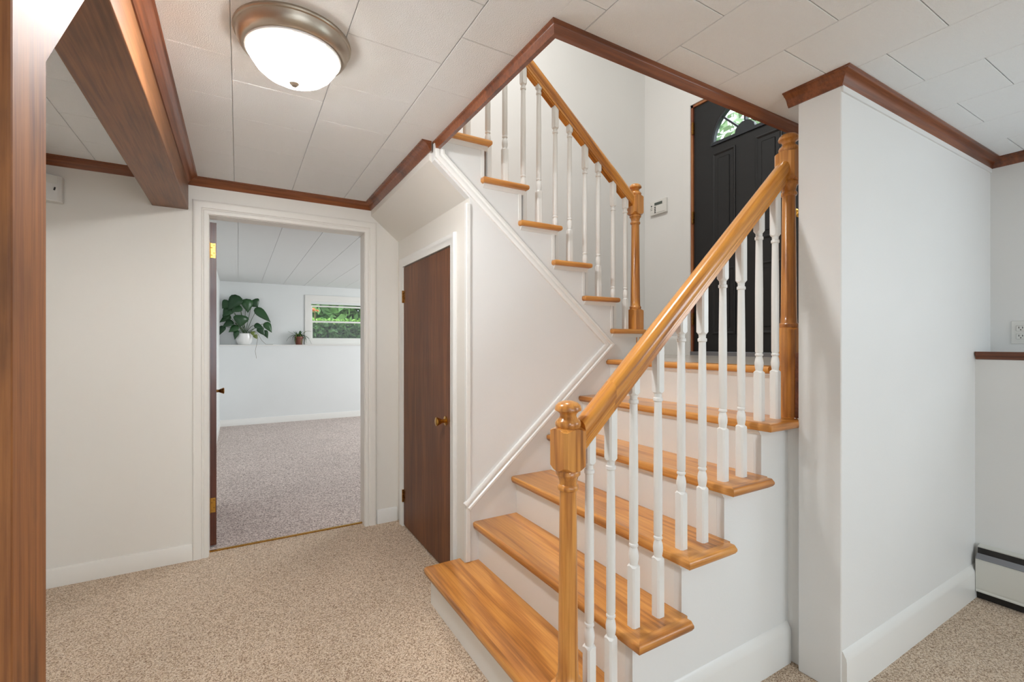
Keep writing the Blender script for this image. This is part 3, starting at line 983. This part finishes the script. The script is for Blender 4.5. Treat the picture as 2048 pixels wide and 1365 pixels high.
# ------------------------------------------------------------------ ceiling light
LX, LY = .155, 1.635
lt = thing('ceiling_light', (LX, LY, CEIL), 'lit dome ceiling light with brushed nickel rim', 'ceiling light')
lathe('rim', NICKEL, lt, [(.171, 0), (.172, -.006), (.170, -.010), (.166, -.012), (.164, -.020), (.160, -.034), (.152, -.046), (.146, -.050), (.140, -.052), (.136, -.051), (.136, -.044), (.15, -.01), (.15, 0), (.171, 0)], (LX, LY, CEIL), 48, caps=False)
lathe('inner_ring', POTW, lt, [(.141, -.050), (.140, -.056), (.136, -.058), (.133, -.056), (.133, -.050), (.141, -.050)], (LX, LY, CEIL), 48, caps=False)
lathe('glass_dome', LAMPG, lt, [(.132, -.048), (.1325, -.056), (.126, -.075), (.112, -.096), (.092, -.114), (.066, -.128), (.036, -.136), (.012, -.138), (0, -.138)], (LX, LY, CEIL), 48, caps=False)
bulb = bpy.data.lights.new('lamp_bulb', 'POINT')
bulb.energy = 56
bulb.color = (0.95, 0.97, 0.99)
bulb.shadow_soft_size = .07
bo = bpy.data.objects.new('lamp_bulb', bulb)
bo.parent = lt
bo.location = (0, 0, -.032)
link(bo)
lathe('finial', NICKEL, lt, [(.010, -.136), (.014, -.138), (.015, -.142), (.011, -.146), (.008, -.150), (0, -.151)], (LX, LY, CEIL), 20)

# ------------------------------------------------------------------ front door
d3 = thing('door_3', (X_DOOR + .03, 2.11, LAND), 'black panelled front door with a half-round fanlight', 'door', 'structure')
dx0, dx1 = X_DOOR + .012, X_DOOR + .05
ya, yb, zb, zt = FD0 + .022, FD1 - .022, LAND + .031, FDZ1 - .022
yc, zs_, RR = 2.108, 2.855, .275
poly = [(ya, zb), (yb, zb), (yb, zt), (ya, zt), (ya, zs_), (yc - RR, zs_)]
poly += [(yc - RR * math.cos(math.pi * i / 28), zs_ + RR * math.sin(math.pi * i / 28)) for i in range(1, 28)]
poly += [(yc + RR, zs_), (ya + .0001, zs_ - .0005)]
bm = bmesh.new()
up_poly = [(ya, zs_), (yc - RR, zs_)] + [(yc - RR * math.cos(math.pi * i / 28), zs_ + RR * math.sin(math.pi * i / 28)) for i in range(1, 28)] + [(yc + RR, zs_), (yb, zs_), (yb, zt), (ya, zt)]
a_prism(bm, up_poly, YZ, dx0, dx1, True)
a_prism(bm, [(ya, zb), (yb, zb), (yb, zs_), (ya, zs_)], YZ, dx0, dx1)
finish('leaf', bm, BLACKD, d3)
for (p0, p1, q0, q1) in ((2.185, 2.385, 2.03, 2.78), (1.83, 2.03, 2.03, 2.78), (2.185, 2.385, 1.34, 1.86), (1.83, 2.03, 1.34, 1.86)):
    bm = bmesh.new()
    a_sweep(bm, [(p0, q0), (p1, q0), (p1, q1), (p0, q1), (p0, q0 + 1e-4)], [(0, 0), (0, .006), (.010, .008), (.018, .003), (.022, 0)], lambda u, v, h: (dx0 - h, u, v), 1, ends=False)
    a_box(bm, dx0 - .005, dx0 + .001, p0 + .05, p1 - .05, q0 + .05, q1 - .05, bev=.0045, seg=1)
    finish('panel', bm, BLACKD, d3)
arc = lambda r, a0=0, a1=math.pi, n=28: [(yc - r * math.cos(a0 + (a1 - a0) * i / n), zs_ + r * math.sin(a0 + (a1 - a0) * i / n)) for i in range(n + 1)]
t = sweep('fan_frame', BLACKT, d3, arc(RR - .004) + [], [(-.012, 0), (-.012, .012), (.004, .014), (.012, .006), (.012, -.02), (-.012, -.02)], lambda u, v, h: (dx0 - h, u, v), 1)
bm = bmesh.new(); a_box(bm, dx0 - .012, dx1, yc - RR - .012, yc + RR + .012, zs_ - .014, zs_ + .010)
finish('fan_sill', bm, BLACKT, d3)
bm = bmesh.new(); a_prism(bm, arc(.080), YZ, dx0 - .008, dx1 - .008, True)
finish('fan_hub', bm, BLACKT, d3)
for k in (1, 2, 3):
    a = math.pi * k / 4
    M = Matrix.Translation((0, yc, zs_)) @ Matrix.Rotation(-(a - math.pi / 2), 4, 'X')
    bm = bmesh.new()
    a_box(bm, dx0 - .006, dx1 - .008, -.007, .007, .085, RR, M=M)
    finish('muntin', bm, BLACKT, d3)
for k in range(4):
    a0, a1 = math.pi * k / 4 + .035, math.pi * (k + 1) / 4 - .035
    pane = arc(.09, a0, a1, 6) + arc(RR - .002, a0, a1, 8)[::-1]
    prism('pane', CLEAR, d3, pane, YZ, dx0 + .018, dx0 + .022, True)
for hz in (3.0, 2.26, 1.42):
    bm = bmesh.new()
    a_lathe(bm, [(.007, hz), (.007, hz + .1)], X_DOOR - .004, FD1 - .018, 10)
    a_box(bm, X_DOOR - .002, X_DOOR + .012, FD1 - .026, FD1 - .012, hz, hz + .1)
    finish('hinge', bm, BRASSD, d3)
lathe('knob', BRASS, d3, KNOB, (dx0, 1.715, 2.145), 18, Matrix.Rotation(-math.pi / 2, 4, 'Y'))
t = boxes('trim_14', JAMBW, None, (X_DOOR - .001, X_DOOR + .11, FD1 - .02, FD1, LAND, FDZ1), (X_DOOR - .001, X_DOOR + .11, FD0, FD0 + .02, LAND, FDZ1), (X_DOOR - .001, X_DOOR + .11, FD0, FD1, FDZ1 - .02, FDZ1))
tag(t, 'bare wood jamb edge around the black front door', 'door jamb', 'structure')
t = sweep('trim_15', WALL, None, [(FD1, LAND), (FD1, FDZ1), (FD0, FDZ1), (FD0, LAND)], [(0.001, 0), (.001, .010), (.07, .014), (.072, 0)], lambda u, v, h: (X_DOOR - h, u, v), -1)
tag(t, 'flat white casing around the front door', 'door casing', 'structure')
tag(boxes('trim_16', HEATG, None, (X_DOOR - .012, X_DOOR + .12, FD0, FD1, LAND, LAND + .030)), 'grey metal threshold under the front door', 'threshold', 'structure')

# ------------------------------------------------------------------ alarm keypad and motion sensor
kx = X_DOOR
kp_ = thing('alarm_keypad', (kx, 2.92, 2.42), 'white alarm keypad with small grey display beside the front door', 'keypad')
ky0, ky1, kz0, kz1 = 2.822, 3.008, 2.425, 2.552
boxes('case', PLASTW, kp_, (kx - .024, kx, ky0, ky1, kz0, kz1), bev=.004)
boxes('display', PLASTG, kp_, (kx - .0255, kx - .022, 2.864, 2.952, kz1 - .046, kz1 - .022))
boxes('flap', PLASTW, kp_, (kx - .027, kx - .023, ky0 + .010, 2.934, kz0 + .012, kz1 - .056), bev=.001, seg=1)
for i in range(4):
    boxes('button', DARK, kp_, (kx - .0265, kx - .023, 2.938, 2.952, kz0 + .014 + i * .0160, kz0 + .023 + i * .0160))
boxes('speaker_slot', PLASTG, kp_, (kx - .0255, kx - .023, 2.981, 2.993, kz1 - .050, kz1 - .038))
for i in range(2):
    boxes('speaker_slot', PLASTG, kp_, (kx - .0255, kx - .023, 2.978, 2.998, kz0 + .046 + i * .015, kz0 + .049 + i * .015))

ms = thing('motion_sensor', (-.82, 3.28, 2.0), 'white corner motion sensor high on the wall behind the post', 'sensor')
bm = bmesh.new()
a_prism(bm, [(-.895, 3.298), (-.895, 3.235), (-.865, 3.225), (-.80, 3.250), (-.787, 3.265), (-.787, 3.298)], XY, 2.0, 2.135)
bevel_edges(bm, lambda e: True, .004, 2)
finish('case', bm, PLASTW, ms)
bm = bmesh.new()
a_prism(bm, [(-.89, 3.24), (-.863, 3.222), (-.802, 3.246), (-.802, 3.256), (-.89, 3.256)], XY, 2.088, 2.128)
finish('lens_window', bm, HEATW, ms)
bm = bmesh.new()
a_box(bm, -.0025, .0025, -.003, .003, 0, .016, M=Matrix.Translation((-.812, 3.243, 2.055)) @ Matrix.Rotation(.2, 4, 'Y'))
finish('mark', bm, DARK, ms)

# ------------------------------------------------------------------ right wall: ledge trim, outlet, heater
LED = [(0, 0), (.020, 0), (.020, -.012), (.016, -.020), (.010, -.026), (.008, -.036), (0, -.040)]
t = sweep('trim_17', TRIM_Y, None, [(X_LOW, Y_PIL0 - .004), (X_LOW, Y_BACK)], LED, up(LEDGE + .003), -1)
tag(t, 'dark stained rail along the front of the wall ledge', 'trim', 'structure')
ol = thing('wall_outlet', (X_UP, .728, 1.262), 'white duplex wall outlet above the dark rail', 'outlet')
oy, oz = .727, 1.326
boxes('plate', PLASTW, ol, (X_UP - .006, X_UP, oy - .036, oy + .036, oz - .059, oz + .059), bev=.003)
for s in (-1, 1):
    zc = oz + s * .0205
    r = boxes('receptacle', PLASTW, ol, (X_UP - .0085, X_UP - .005, oy - .017, oy + .017, zc - .0145, zc + .0145), bev=.003)
    for yy in (-.0065, .0065):
        boxes('slot', DARK, r, (X_UP - .0092, X_UP - .008, oy + yy - .0012, oy + yy + .0012, zc - .001, zc + .008))
    lathe('ground_hole', DARK, r, [(.0026, 0), (.0026, .0008), (0, .0009)], (X_UP - .0085, oy, zc - .0075), 10, Matrix.Rotation(-math.pi / 2, 4, 'Y'))

ht = thing('baseboard_heater', (X_LOW - .03, -.6, 0), 'cream baseboard heater along the end wall below the ledge', 'heater')
HY0, HY1 = -2.6, Y_PIL0 - .018
def yprism(name, mat, pts, parent=ht, a=HY0, b=HY1):
    return prism(name, mat, parent, pts, XZ, a, b)
xw = X_LOW
yprism('back_panel', HEATW, [(xw, .03), (xw - .004, .03), (xw - .004, .250), (xw - .030, .250), (xw - .032, .256), (xw, .262)])
yprism('damper', HEATG, [(xw - .048, .205), (xw - .060, .200), (xw - .064, .203), (xw - .040, .224), (xw - .036, .222)])
yprism('front_cover', HEATW, [(xw - .056, .055), (xw - .060, .050), (xw - .062, .060), (xw - .060, .192), (xw - .056, .204), (xw - .050, .204), (xw - .054, .190)])
yprism('lower_lip', HEATW, [(xw - .056, .055), (xw - .064, .046), (xw - .064, .040), (xw - .052, .046)])
yprism('interior_shade', DARK, [(xw - .005, .06), (xw - .045, .06), (xw - .045, .19), (xw - .034, .218), (xw - .030, .2475), (xw - .005, .2475)])  # dark filler body; its colour stands in for shade inside the heater
yprism('kick_shade', DARK, [(xw - .001, .001), (xw - .040, .001), (xw - .044, .040), (xw - .001, .045)])  # dark strip put in as the shade of the gap under the cover
boxes('end_cap', HEATW, ht, (xw - .060, xw, HY1 - .002, HY1 + .001, .045, .204))

# ------------------------------------------------------------------ far room
YB0, YB1, CE2 = 8.33, 8.52, 2.238
bm = bmesh.new()
WX0, WX1, WZ0, WZ1 = 1.045, 2.25, 1.31, 1.94
a_box(bm, -.3, 4.7, YB0, YB1 + .1, 0, 1.236)
a_box(bm, -.3, WX0, YB1, YB1 + .1, 1.236, CE2)
a_box(bm, WX1, 4.7, YB1, YB1 + .1, 1.236, CE2)
a_box(bm, WX0, WX1, YB1, YB1 + .1, WZ1, CE2)
a_box(bm, WX0, WX1, YB1, YB1 + .1, 1.236, WZ0)
tag(finish('wall_far_room', bm, WALL2, None), 'white window wall with a ledge in the far room', 'wall', 'structure')
tag(boxes('wall_far_room_left', WALL2, None, (-.36, -.245, 3.42, YB1 + .1, 0, CE2)), 'white side wall behind the open door', 'wall', 'structure')
bm = bmesh.new()
a_box(bm, 4.55, 4.65, 3.42, 5.3, 0, CE2); a_box(bm, 4.55, 4.65, 7.1, YB1 + .1, 0, CE2); a_box(bm, 4.55, 4.65, 5.3, 7.1, 0, 1.05); a_box(bm, 4.55, 4.65, 5.3, 7.1, 2.05, CE2)
a_box(bm, 1.05, 4.7, 3.30, 3.42, 0, CE2)
tag(finish('wall_far_room_right', bm, WALL2, None), 'white walls on the hidden side of the far room', 'wall', 'structure')
c2 = thing('ceiling_far_room', (2, 6, CE2), 'white panelled ceiling of the far room', 'ceiling', 'structure')
boxes('slab', PANEL2, c2, (-.36, 4.7, 3.42, YB1 + .1, CE2 + .004, CE2 + .1))
for k in range(-1, 9):
    x0 = .0 + .318 * k
    boxes('panel', PANEL2, c2, (max(-.245, x0 + .002), x0 + .316, 3.42, YB1, CE2, CE2 + .006))
boxes('panel', PANEL2, c2, (.318 * 9 + .002, 4.55, 3.42, YB1, CE2, CE2 + .006))
tag(sweep('baseboard_far_room', TRIMW, None, [(-.245, 4.4), (-.245, YB0), (4.5, YB0)], BASE, floorfn, -1), 'white baseboard in the far room', 'baseboard', 'structure')
tag(boxes('trim_18', TRIMW, None, (-.245, 4.5, YB0 - .018, YB0 + .2, 1.232, 1.246), bev=.002, seg=1), 'white shelf board on top of the far room ledge', 'ledge', 'structure')

win = thing('window_1', ((WX0 + WX1) / 2, YB1, WZ0), 'white double-hung window on the far room ledge', 'window', 'structure')
def wframe(name, x0, x1, z0, z1, t, y0, y1, mat=TRIMW, parent=win):
    return boxes(name, mat, parent, (x0, x0 + t, y0, y1, z0, z1), (x1 - t, x1, y0, y1, z0, z1), (x0 + t, x1 - t, y0, y1, z1 - t, z1), (x0 + t, x1 - t, y0, y1, z0, z0 + t))
wframe('casing', WX0 - .075, WX1 + .075, 1.247, WZ1 + .145, .075, YB1 - .016, YB1)
wframe('frame', WX0 - .01, WX1 + .01, WZ0 - .01, WZ1 + .07, .03, YB1 - .012, YB1 + .09)
us = wframe('upper_sash', WX0 + .02, WX1 - .02, 1.628, WZ1 - .02, .026, YB1 + .05, YB1 + .075)
boxes('pane', CLEAR, us, (WX0 + .04, WX1 - .04, YB1 + .061, YB1 + .064, 1.65, WZ1 - .04))
ls = wframe('lower_sash', WX0 + .02, WX1 - .02, WZ0 + .02, 1.652, .028, YB1 + .02, YB1 + .046)
boxes('pane', CLEAR, ls, (WX0 + .04, WX1 - .04, YB1 + .031, YB1 + .034, WZ0 + .04, 1.63))
boxes('screen', SCREEN, win, (WX0 + .03, WX1 - .03, YB1 + .084, YB1 + .085, WZ0 + .02, 1.64))

# ------------------------------------------------------------------ plants on the ledge
def leaf_mesh(bm, base, tip, normal, width, curl=.15, heart=True):
    base, tip = Vector(base), Vector(tip)
    L = (tip - base).length
    t = (tip - base).normalized()
    n = Vector(normal); n = (n - t * n.dot(t)).normalized()
    s = t.cross(n)
    if heart:
        prof = [(-.16, .0, .20), (-.10, .30, .30), (.05, .48, .46), (.22, .50, .50), (.42, .42, .42), (.62, .29, .29), (.82, .13, .13), (1.0, .0, .0)]
        mids = [0, .02, .06, .22, .42, .62, .82, 1.0]
    else:
        prof = [(0, .18, .18), (.15, .42, .42), (.4, .5, .5), (.65, .42, .42), (.85, .22, .22), (1.0, 0, 0)]
        mids = [p[0] for p in prof]
    rows = []
    for (u, wd, _), mu in zip(prof, mids):
        bend = -curl * L * (max(u, 0) ** 2)
        c = base + t * (mu * L) + n * (-curl * L * (max(mu, 0) ** 2))
        e1 = base + t * (u * L) + s * (wd * width) + n * (bend + .10 * width * wd)
        e2 = base + t * (u * L) - s * (wd * width) + n * (bend + .10 * width * wd)
        rows.append((bm.verts.new(e1), bm.verts.new(c), bm.verts.new(e2)))
    for a, b in zip(rows, rows[1:]):
        for i in range(2):
            try:
                bm.faces.new((a[i], a[i + 1], b[i + 1], b[i]))
            except ValueError:
                pass
    bmesh.ops.remove_doubles(bm, verts=bm.verts[:], dist=1e-5)

def make_leaf(name, mat, parent, *a, **k):
    bm = bmesh.new()
    leaf_mesh(bm, *a, **k)
    o = finish(name, bm, mat, parent, smooth=60)
    md = o.modifiers.new('thickness', 'SOLIDIFY')
    md.thickness = .0015
    return o

PY = 8.43
zp = lambda zx, zy, Y=PY: at(400 + zx / 4.55, 560 + zy / 4.55, Y)
pb = zp(402, 600)
p1 = thing('potted_philodendron', (pb.x, PY, 1.246), 'large potted plant with dark heart-shaped leaves in a white pot', 'plant')
lathe('pot', POTW, p1, [(.070, 0), (.085, .004), (.104, .035), (.113, .08), (.114, .13), (.110, .178), (.104, .180), (.101, .165), (0, .165)], (pb.x, PY, 1.246), 28)
lathe('soil', SOIL, p1, [(.102, .160), (.09, .172), (0, .175)], (pb.x, PY, 1.246), 20)
mouth = Vector((pb.x, PY, 1.42))
leaves = [ # base x,y  tip x,y  width  (zoomed photo measures), depth offset
    (345, 165, 250, 275, 105, -.03), (260, 205, 200, 260, 80, .02), (365, 250, 285, 290, 75, -.06), (275, 270, 205, 330, 90, -.02),
    (375, 335, 365, 430, 110, -.10), (290, 385, 200, 425, 62, -.05), (265, 335, 175, 385, 55, .03), (210, 430, 175, 500, 55, -.02),
    (335, 430, 258, 475, 62, -.08), (335, 470, 315, 545, 42, -.09), (425, 190, 440, 300, 90, -.03), (480, 195, 525, 250, 95, .03),
    (520, 275, 650, 385, 75, -.04), (600, 400, 655, 480, 60, -.05), (505, 415, 580, 435, 50, -.08), (540, 440, 590, 510, 55, -.06),
    (590, 470, 615, 535, 45, -.05), (225, 345, 280, 300, 60, .02)]
nrm = Vector((-.15, -1, .35))
for bx, by, tx, ty, wd, dy in leaves:
    b_, t_ = zp(bx, by, PY + dy), zp(tx, ty, PY + dy - .02)
    make_leaf('leaf', LEAF, p1, b_, t_, nrm + Vector((random.uniform(-.35, .35), 0, random.uniform(-.2, .4))), wd / 4.55 / 127 * 1.12, curl=.12)
    r0 = mouth + Vector((random.uniform(-.05, .05), random.uniform(-.04, .04), -.02))
    mid = r0.lerp(b_, .55) + Vector((0, 0, .05 + .05 * random.random()))
    pts = [r0.lerp(mid, s).lerp(mid.lerp(b_, s), s) for s in (0, .25, .5, .75, 1)]
    tube('stem', STEM, p1, pts, .0045, .003, 5)
for bx, by, tx, ty, wd in ((478, 475, 490, 515, 30), (500, 505, 520, 540, 32)):
    make_leaf('leaf', LEAFY, p1, zp(bx, by, PY - .10), zp(tx, ty, PY - .11), nrm, wd / 4.55 / 127 * 1.2, curl=.05)
    tube('stem', STEM, p1, [mouth + Vector((.05, -.04, -.01)), (mouth + zp(bx, by, PY - .10)) / 2 + Vector((0, 0, .03)), zp(bx, by, PY - .10)], .003, .002, 5)
YR = YB0 - .035
tube('aerial_root', ROOT, p1, [mouth + Vector((.06, -.03, 0)), zp(500, 470, PY - .05), zp(527, 530, YR), zp(515, 590, YR), zp(503, 650, YR), zp(510, 690, YR), zp(513, 716, YR)], .003, .002, 5)
tube('aerial_root', ROOT, p1, [mouth + Vector((.07, -.03, 0)), zp(520, 480, PY - .05), zp(560, 550, PY - .06), zp(600, 588, PY - .06), Vector((zp(665, 594, PY - .06).x, PY - .06, 1.25))], .0028, .002, 5)

pb2 = zp(900, 600)
p2 = thing('potted_spider_plant', (pb2.x, PY, 1.246), 'small arching strap-leaved plant in a brown pot by the window', 'plant')
lathe('pot', POTB, p2, [(.045, 0), (.050, .004), (.060, .10), (.066, .105), (.067, .135), (.062, .136), (.060, .12), (0, .118)], (pb2.x, PY, 1.246), 24)
m2 = Vector((pb2.x, PY, 1.365))
for k in range(26):
    a = 2 * math.pi * k / 26 + random.uniform(-.1, .1)
    r = random.uniform(.10, .20)
    hgt = random.uniform(.05, .17)
    d = Vector((math.cos(a), math.sin(a) * .45, 0))
    drop = random.uniform(.0, .12) if k % 4 else -.10
    end = m2 + d * r + Vector((0, 0, -drop))
    end.z = max(end.z, 1.26)
    top = m2 + d * r * .55 + Vector((0, 0, hgt))
    bm = bmesh.new()
    rows = []
    sd = Vector((-d.y, d.x, 0)).normalized()
    for i in range(7):
        s = i / 6
        c = (m2.lerp(top, s)).lerp(top.lerp(end, s), s)
        wv = .016 * (1 - s ** 2) + .002
        rows.append([bm.verts.new(c + sd * wv), bm.verts.new(c - Vector((0, 0, .003))), bm.verts.new(c - sd * wv)])
    for A, B in zip(rows, rows[1:]):
        for i in range(2):
            bm.faces.new((A[i], A[i + 1], B[i + 1], B[i]))
    lf = finish('leaf', bm, LEAF if k % 3 else LEAFY, p2, smooth=60)
    lf.modifiers.new('thickness', 'SOLIDIFY').thickness = .001

# ------------------------------------------------------------------ outdoors beyond the windows
tag(boxes('ground', GRASS, None, (-6, 14, 8.75, 22, .85, .95), (4.8, 22, -6, 8.75, .85, .95)), 'lawn outside the windows', 'lawn', 'structure')
def leaf_cloud(name, mat, parent, n, sampler, size):
    rnd = random.Random(len(name) * 7 + n)
    verts, faces = [], []
    for i in range(n):
        p = Vector(sampler(rnd))
        u = Vector((rnd.gauss(0, 1), rnd.gauss(0, 1), rnd.gauss(0, 1))).normalized()
        v = u.orthogonal().normalized()
        v = (v * math.cos(i) + u.cross(v) * math.sin(i))
        s = size * rnd.uniform(.6, 1.3)
        k = len(verts)
        verts += [p - u * s, p + v * s * .45, p + u * s, p - v * s * .45]
        faces.append((k, k + 1, k + 2, k + 3))
    me = bpy.data.meshes.new(name)
    me.from_pydata([tuple(v) for v in verts], [], faces)
    me.materials.append(mat)
    o = bpy.data.objects.new(name, me)
    o.parent = parent
    if parent: o.location = -wloc(parent)
    link(o)
    o['kind'] = 'stuff'
    return o
hd = thing('hedge', (2.5, 10.0, .95), 'clipped green hedge outside the far room window', 'hedge')
boxes('twigs', plain('hedge_core', srgb(34, 46, 28), 0.9), hd, (-1.2, 6.4, 9.85, 10.6, .95, 1.62))
def s_front(r):
    return (r.uniform(-1.3, 6.5), 9.72 + abs(r.gauss(0, .09)), r.uniform(.95, 1.70))
def s_top(r):
    return (r.uniform(-1.3, 6.5), r.uniform(9.7, 10.7), 1.64 + r.uniform(0, .08) + (.05 * math.sin(r.random() * 9) ** 2))
leaf_cloud('foliage', HEDGE, hd, 9000, s_front, .06)
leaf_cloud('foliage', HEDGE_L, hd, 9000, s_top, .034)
for tx, ty, tz, trd, c1, c2, lab in (
        (2.6, 14.4, 2.7, 2.3, srgb(70, 110, 60), srgb(130, 168, 96), 'dense mid-green tree standing right behind the hedge'),
        (7.6, 15.6, 2.9, 2.3, srgb(96, 130, 80), srgb(150, 184, 116), 'paler green tree farther along behind the hedge')):
    tr = thing('garden_tree', (tx, ty, .95), lab, 'tree')
    def s_tree(r, tx=tx, ty=ty, tz=tz, trd=trd):
        d = Vector((r.gauss(0, 1), r.gauss(0, 1), r.gauss(0, 1))).normalized() * r.uniform(.6, 1.0)
        return (tx + d.x * trd, ty + d.y * trd * .8, max(.96, tz + d.z * trd))
    leaf_cloud('foliage', foliage_mat('garden_tree_leaves', c1, c2, 2), tr, 12000, s_tree, .17)
    tube('trunk', JAMBW, tr, [(tx, ty, .95), (tx + .05, ty, 2.0), (tx, ty - .1, 3.4)], .14, .08, 8)
orp = Vector(at(628, 621, 11.2))
ob = thing('orange_shrub', (orp.x, 11.2, .95), 'orange leaved twig showing in the window corner', 'shrub')
tube('stem', JAMBW, ob, [(orp.x, 11.2, .95), (orp.x + .02, 11.2, orp.z)], .012, .006, 6)
leaf_cloud('foliage', ORANGE, ob, 14, lambda r: (orp.x + r.uniform(-.09, .09), 11.2 + r.uniform(-.05, .05), orp.z + r.uniform(-.03, .03)), .055)
et = thing('front_yard_tree', (8.5, 5.2, .95), 'leafy tree seen through the front door fanlight', 'tree')
tube('trunk', JAMBW, et, [(8.6, 5.0, .95), (8.6, 5.0, 3.2), (8.5, 5.1, 5.2)], .14, .07, 8)
def s_tree2(r):
    d = Vector((r.gauss(0, 1), r.gauss(0, 1), r.gauss(0, 1))).normalized() * r.uniform(.35, 1.0)
    return (8.6 + d.x * 1.5, 5.0 + d.y * 1.35, 5.0 + d.z * 1.25)
leaf_cloud('foliage', TREE_L, et, 1500, s_tree2, .09)
